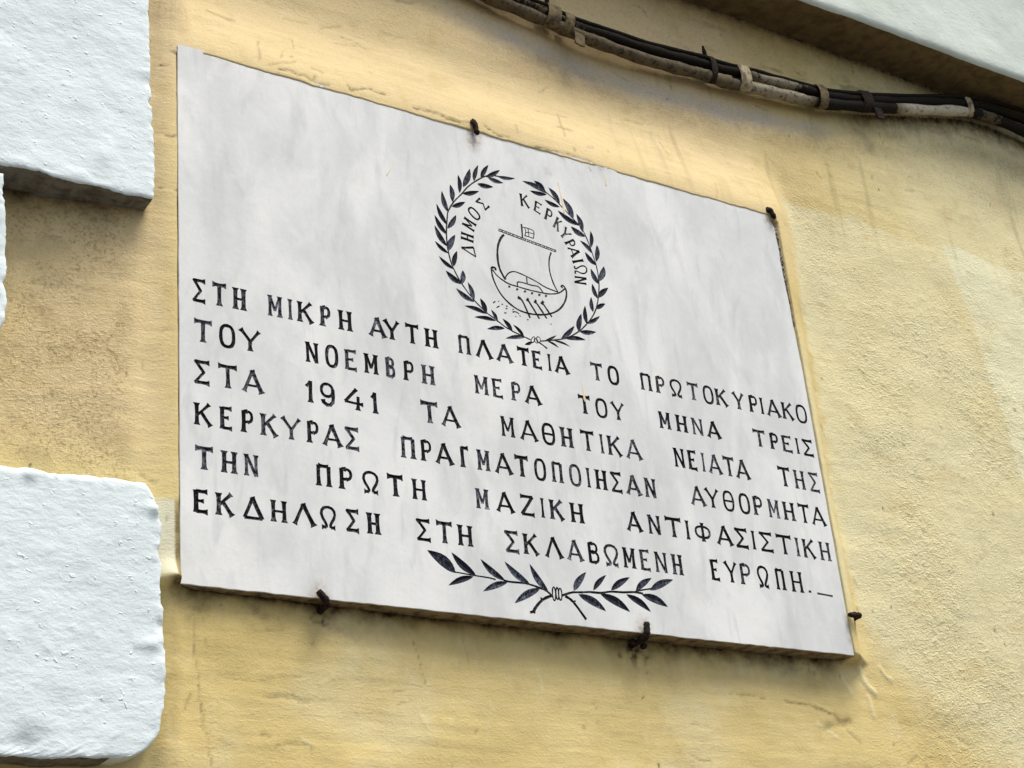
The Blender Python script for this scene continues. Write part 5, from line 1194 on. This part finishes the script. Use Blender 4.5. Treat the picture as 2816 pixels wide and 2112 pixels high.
for kind, LL in (('wreath_leaf', WREATH_LEAVES), ('branch_leaf', BRANCH_LEAVES)):
    for out_, mid in LL:
        g = len(groups); groups.append(kind)
        no_ = len(out_); tip = (no_ - 1) // 2; fat = []
        for i_, p_ in enumerate(out_):
            j_ = min(i_, no_ - 1 - i_) if i_ != tip else tip
            c_ = mid[min(j_, len(mid) - 1)]; fat.append((c_[0] + (p_[0] - c_[0]) * 1.16, c_[1] + (p_[1] - c_[1]) * 1.16))
        addpoly(fat, g)
        b = len(CV); mm = mid[1:-1]; CV.extend(Vector(p) for p in mm); CE.extend((b + i, b + i + 1) for i in range(len(mm) - 1))

# slab outline with worn arrises and the broken upper right corner
def wobble(a, b, n, amp, seed):
    r = random.Random(seed); o = []
    for i in range(n):
        t = i / n; o.append((a[0] + (b[0] - a[0]) * t + (r.uniform(-amp, amp) if i else 0), a[1] + (b[1] - a[1]) * t + (r.uniform(-amp, amp) if i else 0)))
    return o
outline = wobble((.6, -713), (999, -713), 90, .55, 1) + wobble((999, -713), (997.5, -260), 24, .35, 2) + wobble((997.5, -260), (993, -120), 9, .7, 3) + \
          wobble((993, -120), (992, -26), 8, .8, 4) + [(992, -26), (986, -14), (985, -1)] + wobble((984, -.6), (.6, -.6), 60, .3, 5)[1:] + wobble((.6, -.6), (.6, -713), 30, .3, 6)
slab_i = len(CF); nb = len(CV)
CV.extend(Vector(p) for p in outline); CF.append(list(range(nb, nb + len(outline)))); CG.append(-1)
rv, re_, rf, ov, oe, of = delaunay_2d_cdt(CV, CE, CF, 1, 1e-4, True)
rv = np.array([tuple(p) for p in rv])
cen = np.array([rv[list(f_)].mean(0) for f_ in rf])
def inside(poly, P_):
    q = np.zeros(len(P_), bool); n_ = len(poly)
    for i in range(n_):
        (xa, ya), (xb, yb) = poly[i], poly[(i + 1) % n_]
        c_ = ((ya > P_[:, 1]) != (yb > P_[:, 1]))
        if ya != yb: q ^= c_ & (P_[:, 0] < (xb - xa) * (P_[:, 1] - ya) / (yb - ya) + xa)
    return q
tg = np.where(inside(outline, cen), -1, -2)
order = np.argsort(cen[:, 0]); sx = cen[order, 0]
for f_, g in zip(CF[:slab_i], CG[:slab_i]):
    poly = [tuple(CV[i]) for i in f_]
    x0, x1 = min(p[0] for p in poly), max(p[0] for p in poly); y0, y1 = min(p[1] for p in poly), max(p[1] for p in poly)
    idx = order[np.searchsorted(sx, x0):np.searchsorted(sx, x1)]
    idx = idx[(cen[idx, 1] > y0) & (cen[idx, 1] < y1)]
    if len(idx) == 0: continue
    idx = idx[inside(poly, cen[idx])]
    idx = idx[(tg[idx] == -1) | (tg[idx] > g)]
    tg[idx] = g
tri_g = [int(x) for x in tg]
adj = {}
onslab = np.zeros(len(rv), bool)
for f_, g in zip(rf, tri_g):
    if g == -1:
        for i in f_: onslab[i] = True
# boundary edges between marble and groove
bed = {}
for f_, g in zip(rf, tri_g):
    for a, b in zip(f_, f_[1:] + f_[:1]):
        if g != -2: bed.setdefault((min(a, b), max(a, b)), []).append(g)
segs = np.array([(*rv[k[0]], *rv[k[1]]) for k, v in bed.items() if -1 in v and any(x >= 0 for x in v)])
depth = np.zeros(len(rv))
ing = set(i for f_, g in zip(rf, tri_g) if g >= 0 for i in f_)
for i in ing:
    if onslab[i]: continue
    p = rv[i]
    m = (np.abs(segs[:, 0] - p[0]) < 14) & (np.abs(segs[:, 1] - p[1]) < 14)
    q = segs[m]
    if len(q) == 0: depth[i] = .6; continue
    dx = q[:, 2] - q[:, 0]; dy = q[:, 3] - q[:, 1]
    t = np.clip(((p[0] - q[:, 0]) * dx + (p[1] - q[:, 1]) * dy) / (dx * dx + dy * dy + 1e-9), 0, 1)
    d = np.hypot(p[0] - q[:, 0] - t * dx, p[1] - q[:, 1] - t * dy).min()
    depth[i] = min(d * .62, 1.35)
def build(idx, name, mat, parent):
    used = {}; V_ = []; F_ = []
    for k in idx:
        f_ = []
        for i in rf[k]:
            if i not in used: used[i] = len(V_); V_.append(W3(rv[i][0], rv[i][1], depth[i] / 1000))
            f_.append(used[i])
        F_.append(tuple(f_))
    return mesh_obj(name, V_, F_, mat, parent), used

plaque = empty('marble_plaque', (0.5, 0.02, Z0 - .713))
tag(plaque, 'white marble plaque engraved with a Greek inscription, a laurel wreath and a ship', 'plaque')
slab_f = [k for k, g in enumerate(tri_g) if g == -1]
used = {}; V_ = []; F_ = []
for k in slab_f:
    f_ = []
    for i in rf[k]:
        if i not in used: used[i] = len(V_); V_.append(W3(rv[i][0], rv[i][1], 0))
        f_.append(used[i])
    F_.append(tuple(f_))
# rim: small worn arris, then the sides and the back
cx, cy = 500, -356
n0 = len(V_); no = len(outline)
for ring, (grow, Y) in enumerate(((0, 0.0), (.7, .0008), (.9, .0015), (.9, .012), (.9, .034))):
    for (u, v) in outline:
        V_.append(W3(u + math.copysign(grow, u - cx) * (abs(u - cx) > 470), v + math.copysign(grow, v - cy) * (abs(v - cy) > 335), Y))
for r_ in range(4):
    for i in range(no):
        a = n0 + r_ * no + i; b = n0 + r_ * no + (i + 1) % no
        F_.append((b, a, a + no, b + no))
F_.append(tuple(n0 + 4 * no + i for i in range(no))[::-1])
slab = mesh_obj('slab', V_, F_, M_MA, plaque)
slab.data.materials.append(M_RIM)
for i_ in range(len(slab_f) + no, len(F_)): slab.data.polygons[i_].material_index = 1
byg = {}
for k, g in enumerate(tri_g):
    if g >= 0: byg.setdefault(g, []).append(k)
mats = {'letter': M_LE, 'wreath_stem': M_LN, 'branch_stem': M_LE, 'ship': M_LN, 'wreath_leaf': M_LF, 'branch_leaf': M_LF}
names = {'letter': 'letter', 'wreath_stem': 'laurel_wreath', 'branch_stem': 'laurel_branch', 'ship': 'ship_emblem', 'wreath_leaf': 'leaf', 'branch_leaf': 'leaf'}
stem_o = {}
for g in sorted(byg):
    kd = groups[g]
    par = stem_o['wreath_stem'] if kd == 'wreath_leaf' else stem_o['branch_stem'] if kd == 'branch_leaf' else plaque
    o, _ = build(byg[g], names[kd], mats[kd], par)
    if kd.endswith('stem'): stem_o[kd] = o

# cream paint that has dripped on the marble
def drip(pts, w_, seed):
    r = random.Random(seed); P = smooth_path([(u, v, 0) for u, v in pts], 4); n = len(P); V_ = []; F_ = []
    for i, p in enumerate(P):
        t = i / (n - 1); ww = w_ * (.35 + .65 * t ** 1.5) * r.uniform(.8, 1.2) * (1 if i < n - 1 else .55)
        hgt = .25 + .5 * t
        V_ += [W3(p.x - ww / 2, p.y, -.00005), W3(p.x, p.y, -hgt / 1000), W3(p.x + ww / 2, p.y, -.00005)]
    for i in range(n - 1):
        a = i * 3; F_ += [(a, a + 3, a + 4, a + 1), (a + 1, a + 4, a + 5, a + 2)]
    V_.append(W3(P[-1].x, P[-1].y - w_ * .4, -.0001)); F_ += [((n - 1) * 3, len(V_) - 1, (n - 1) * 3 + 1), ((n - 1) * 3 + 1, len(V_) - 1, (n - 1) * 3 + 2)]
    mesh_obj('paint_drip', V_, F_, M_DRIP, plaque, smooth=True)
drip([(308, -90), (301, -103), (293.5, -117)], 1.5, 1)
drip([(577, -52), (579, -70), (581, -88), (582, -104)], 4.6, 2)
drip([(663, -14), (664.5, -24), (665, -35)], 3.6, 3)
drip([(577.5, -365), (578.5, -382), (579.5, -396)], 4.0, 4)
drip([(636, -4), (637, -9), (640, -16)], 2.2, 5)

# ---------------------------------------------------------------- iron cramps
def cramp(base, pts, r, label, seed, lumps=()):
    o = empty('iron_cramp', W3(base[0], base[1], .02))
    tag(o, label, 'cramp', 'rusty cramps holding the plaque')
    P = []
    for a, b in zip(pts[:-1], pts[1:]):
        for k in range(5):
            t = k / 5; P.append([a[i] + (b[i] - a[i]) * t for i in range(3)])
    P.append(pts[-1])
    P3 = [W3(p[0], p[2], p[1] / 1000) for p in P]
    rr = [r / 1000 * random.Random(seed + i).uniform(.86, 1.14) for i in range(len(P3))]; rr[-1] *= .72
    V_, F_ = tube(P3, rr, 10, True, .16, seed)
    mesh_obj('bar', V_, F_, M_RU, o, smooth=True)
    for k, (u, v, Y, a) in enumerate(lumps):
        rs = random.Random(seed * 7 + k)
        V_ = []; F_ = []
        for j in range(7):
            th = math.pi * j / 6
            for i in range(10):
                ph = 2 * math.pi * i / 10; q = a * rs.uniform(.7, 1.2)
                V_.append(W3(u + q * math.sin(th) * math.cos(ph), v + q * math.cos(th) * .8, (Y + q * .7 * math.sin(th) * math.sin(ph)) / 1000))
        for j in range(6):
            for i in range(10): F_.append((j * 10 + i, j * 10 + (i + 1) % 10, (j + 1) * 10 + (i + 1) % 10, (j + 1) * 10 + i))
        mesh_obj('rust_crust', V_, F_, M_RU, o, smooth=True)
    return o
cramp((439, 6), [(438, 30, 9), (438, -4, 8), (438.5, -6, 3), (441, -6.5, -14)], 3.9, 'rusty iron cramp over the top edge of the plaque above the wreath', 1)
cramp((986, 2), [(984, 30, 6), (984, -2, 5), (986, -5, 1), (991, -5, -12)], 4.0, 'crusted rusty cramp at the chipped upper right corner of the plaque', 2, [(984, 2, -2, 5)])
cramp((1016, -655), [(1022, 30, -655), (1020, -4, -655), (1014, -7, -655), (996, -7, -657)], 4.0, 'black iron cramp gripping the right edge of the plaque near its bottom', 3)
cramp((172, -716), [(177, 30, -722), (176, -3, -721), (174, -6, -718), (163, -6.5, -707)], 4.3, 'slanting rusty cramp under the left part of the plaque', 4, ())
cramp((631, -712), [(629, 30, -722), (629.5, -4, -721), (630, -6.5, -716), (632, -6.5, -701)], 4.2, 'upright rusty cramp with flaking crust under the plaque right of the laurel branch', 5, [(622, -722, 14, 5), (640, -725, 16, 5.5), (631, -719, 6, 5)])

# crumbling mortar in the open joints of the slab
def crumb(u0, v0, u1, v1, w_, n, mat, name, seed):
    rs = random.Random(seed); V_ = []; F_ = []
    for k in range(n):
        t = (k + .5) / n; u = u0 + (u1 - u0) * t; v = v0 + (v1 - v0) * t; b = len(V_)
        hv = abs(v1 - v0) / n * .62; hu = max(w_ / 2, abs(u1 - u0) / n * .62)
        for du, dv, y in ((-1, -1, 12), (1, -1, 12), (1, 1, 12), (-1, 1, 12), (-.8, -.9, 0), (.8, -.9, 0), (.8, .9, 0), (-.8, .9, 0)):
            V_.append(W3(u + du * hu * rs.uniform(.7, 1.2), v + dv * max(hv, w_ / 2) * rs.uniform(.8, 1.15), (y + rs.uniform(1.2, 6)) / 1000))
        F_ += [(b + 4, b + 5, b + 6, b + 7), (b, b + 1, b + 5, b + 4), (b + 1, b + 2, b + 6, b + 5), (b + 2, b + 3, b + 7, b + 6), (b + 3, b, b + 4, b + 7)]
    tag(mesh_obj(name, V_, F_, mat, house), kind='stuff')
crumb(997, -20, 1000, -200, 6, 40, M_MORTAR, 'crumbling_mortar', 5)

# ---------------------------------------------------------------- cables
def cable(name, pts, r, label, seed, coatf, whitef, wav=0.0, Yc=8.0):
    rs = random.Random(seed)
    dv_ = pts[0][1] - 235; dl = pts[-1][1] - 372
    pts = [(12, 408), (22, 350), (60, 300 + dv_), (150, 262 + dv_), (290, 240 + dv_)] + [p for p in pts if p[0] > 400] + [(u, 372 + dl - (u > 2200) * 4 + 5 * math.sin(u * .004)) for u in range(1900, 4000, 250)]
    P = smooth_path([(u, v, 0) for u, v in pts], 6)
    P3 = []; rr = []
    for i, p in enumerate(P):
        w1 = math.sin(i * .31 + seed) * wav; P3.append(W3(p.x, p.y + w1 * .4, (Yc + w1) / 1000)); rr.append(r / 1000 * (1 + .07 * math.sin(i * .9 + seed) + rs.uniform(-.05, .05)))
    seg = 16
    V_, F_ = tube(P3, rr, seg, True, .05, seed)
    o = mesh_obj(name, V_, F_, M_CA, None, smooth=True)
    tag(o, label, 'cable', 'cables strung along the wall')
    for nm, fn in (('coat', coatf), ('white', whitef)):
        a = o.data.attributes.new(nm, 'FLOAT', 'POINT')
        a.data.foreach_set('value', np.repeat(np.array([fn(p.x) for p in P], dtype=np.float32), seg))
    return o
ip = lambda xs, ys: (lambda u: float(np.interp(u, xs, ys)))
cable('cable', CABLE_UP, 7.6, 'dark upper cable of the bundle with flaking brown paint', 3, ip([400, 640, 700, 980, 1010, 1090, 1130, 1200, 1700], [.52, .55, .30, .28, .70, .72, .3, .12, .05]), ip([0, 1000, 1030, 1100, 1130], [.05, .1, .5, .4, 0]), .6, 6)
cable('cable', CABLE_LOW, 9.6, 'thick lower cable painted cream and tan, bare black in places', 5, ip([400, 900, 1100, 1150, 1190, 1330, 1370, 1530, 1560, 1600, 1660], [.80, .80, .95, .6, .05, .12, 1.2, 1.2, .2, .85, .1]), ip([0, 980, 1010, 1110, 1150, 1350, 1380, 1540, 1560], [.05, .10, .55, .5, 0, .2, 1, 1, .1]), .5, 8)
cable('wire', WIRE, 3.4, 'thin black wire lying along the top of the cable bundle', 7, ip([400, 1700], [.12, .05]), ip([0, 1], [0, 0]), .8, 2)

def cpos(pts, u):
    return float(np.interp(u, [p[0] for p in pts], [p[1] for p in pts]))
def band(u, width, label, mat, seed, lean=0.0, fat=1.0, tail=False, nail=False, group=True):
    a = cpos(CABLE_LOW, u); b = cpos(WIRE, u); cv = (a + b) / 2 - 2; half = (b - a) / 2 + 8.2 * fat; r2 = 11.5 * fat
    du = 30; sl = (cpos(CABLE_LOW, u + du) - cpos(CABLE_LOW, u - du)) / (2 * du)
    T = Vector((1, 0, sl)).normalized(); Nn = Vector((-sl, 0, 1)).normalized()
    rs = random.Random(seed); V_ = []; F_ = []; n = 20
    base = Vector(W3(u, cv, .006))
    o = empty('cable_band', base); tag(o, label, 'cable band', 'bands round the cable bundle')
    prof_ = [(-.5, -.6), (-.42, .5), (-.15, 1.2), (.2, .6), (.44, .5), (.5, -.6)]
    for (s_, add) in prof_:
        for k in range(n):
            th = 2 * math.pi * k / n
            q = 1 + rs.uniform(-.05, .05)
            x = (half + add) * math.cos(th) * q; y = (r2 + add) * math.sin(th) * q
            p = base + (T * (s_ * width + lean * x * .4) + Nn * x) / 1000 + Vector((0, -y / 1000, 0))
            V_.append(p)
    for i in range(len(prof_) - 1):
        for k in range(n): F_.append((i * n + k, i * n + (k + 1) % n, (i + 1) * n + (k + 1) % n, (i + 1) * n + k))
    mesh_obj('strap', V_, F_, mat, o, smooth=True)
    if tail:
        q = []
        for (x, z) in ((8, -half + 4), (26, -half + 2), (27, -half - 17), (20, -half - 19), (9, -half - 17)):
            q.append(base + (T * x + Nn * z) / 1000 + Vector((0, -.009, 0)))
        q2 = [p + Vector((0, .003, 0)) for p in q]
        F2 = [(0, 1, 2, 3, 4)[::-1], (5, 6, 7, 8, 9)] + [(i, (i + 1) % 5, 5 + (i + 1) % 5, 5 + i) for i in range(5)]
        mesh_obj('tail', q + q2, F2, mat, o)
    if nail:
        p0 = base + (T * -6 + Nn * (half - 4)) / 1000; p1 = base + (T * -14 + Nn * (half + 14)) / 1000 + Vector((0, -.006, 0))
        V_, F_ = tube([p0, p0.lerp(p1, .5), p1], [.0032, .0036, .0016], 8, True, .15, seed)
        mesh_obj('nail', V_, F_, M_RU, o, smooth=True)
    return o
band(606, 24, 'wide tan band with a spike above it and a tab below, left of the others', M_CLIP, 1, .25, 1.05, False, True)
band(634, 17, 'tan band with a square tab hanging below the cables', M_CLIP, 2, .3, .95, True)
band(918, 12, 'dark brown clip with a spike above and an open hook below', M_RU, 3, .1, 1.0, False, True)
band(986, 24, 'cream painted band where the cable turns pale', M_CLIPW, 4, .2, .95)
band(1160, 20, 'greyish knotted band at the bend of the cables', M_CLIP, 5, .3, 1.15)
band(1270, 26, 'dirty band with a flat flap on top, middle of the black stretch', M_RU, 6, .2, 1.0, True)
band(1548, 16, 'small pale band right of the bare white stretch of cable', M_CLIPW, 7, .2, .8)
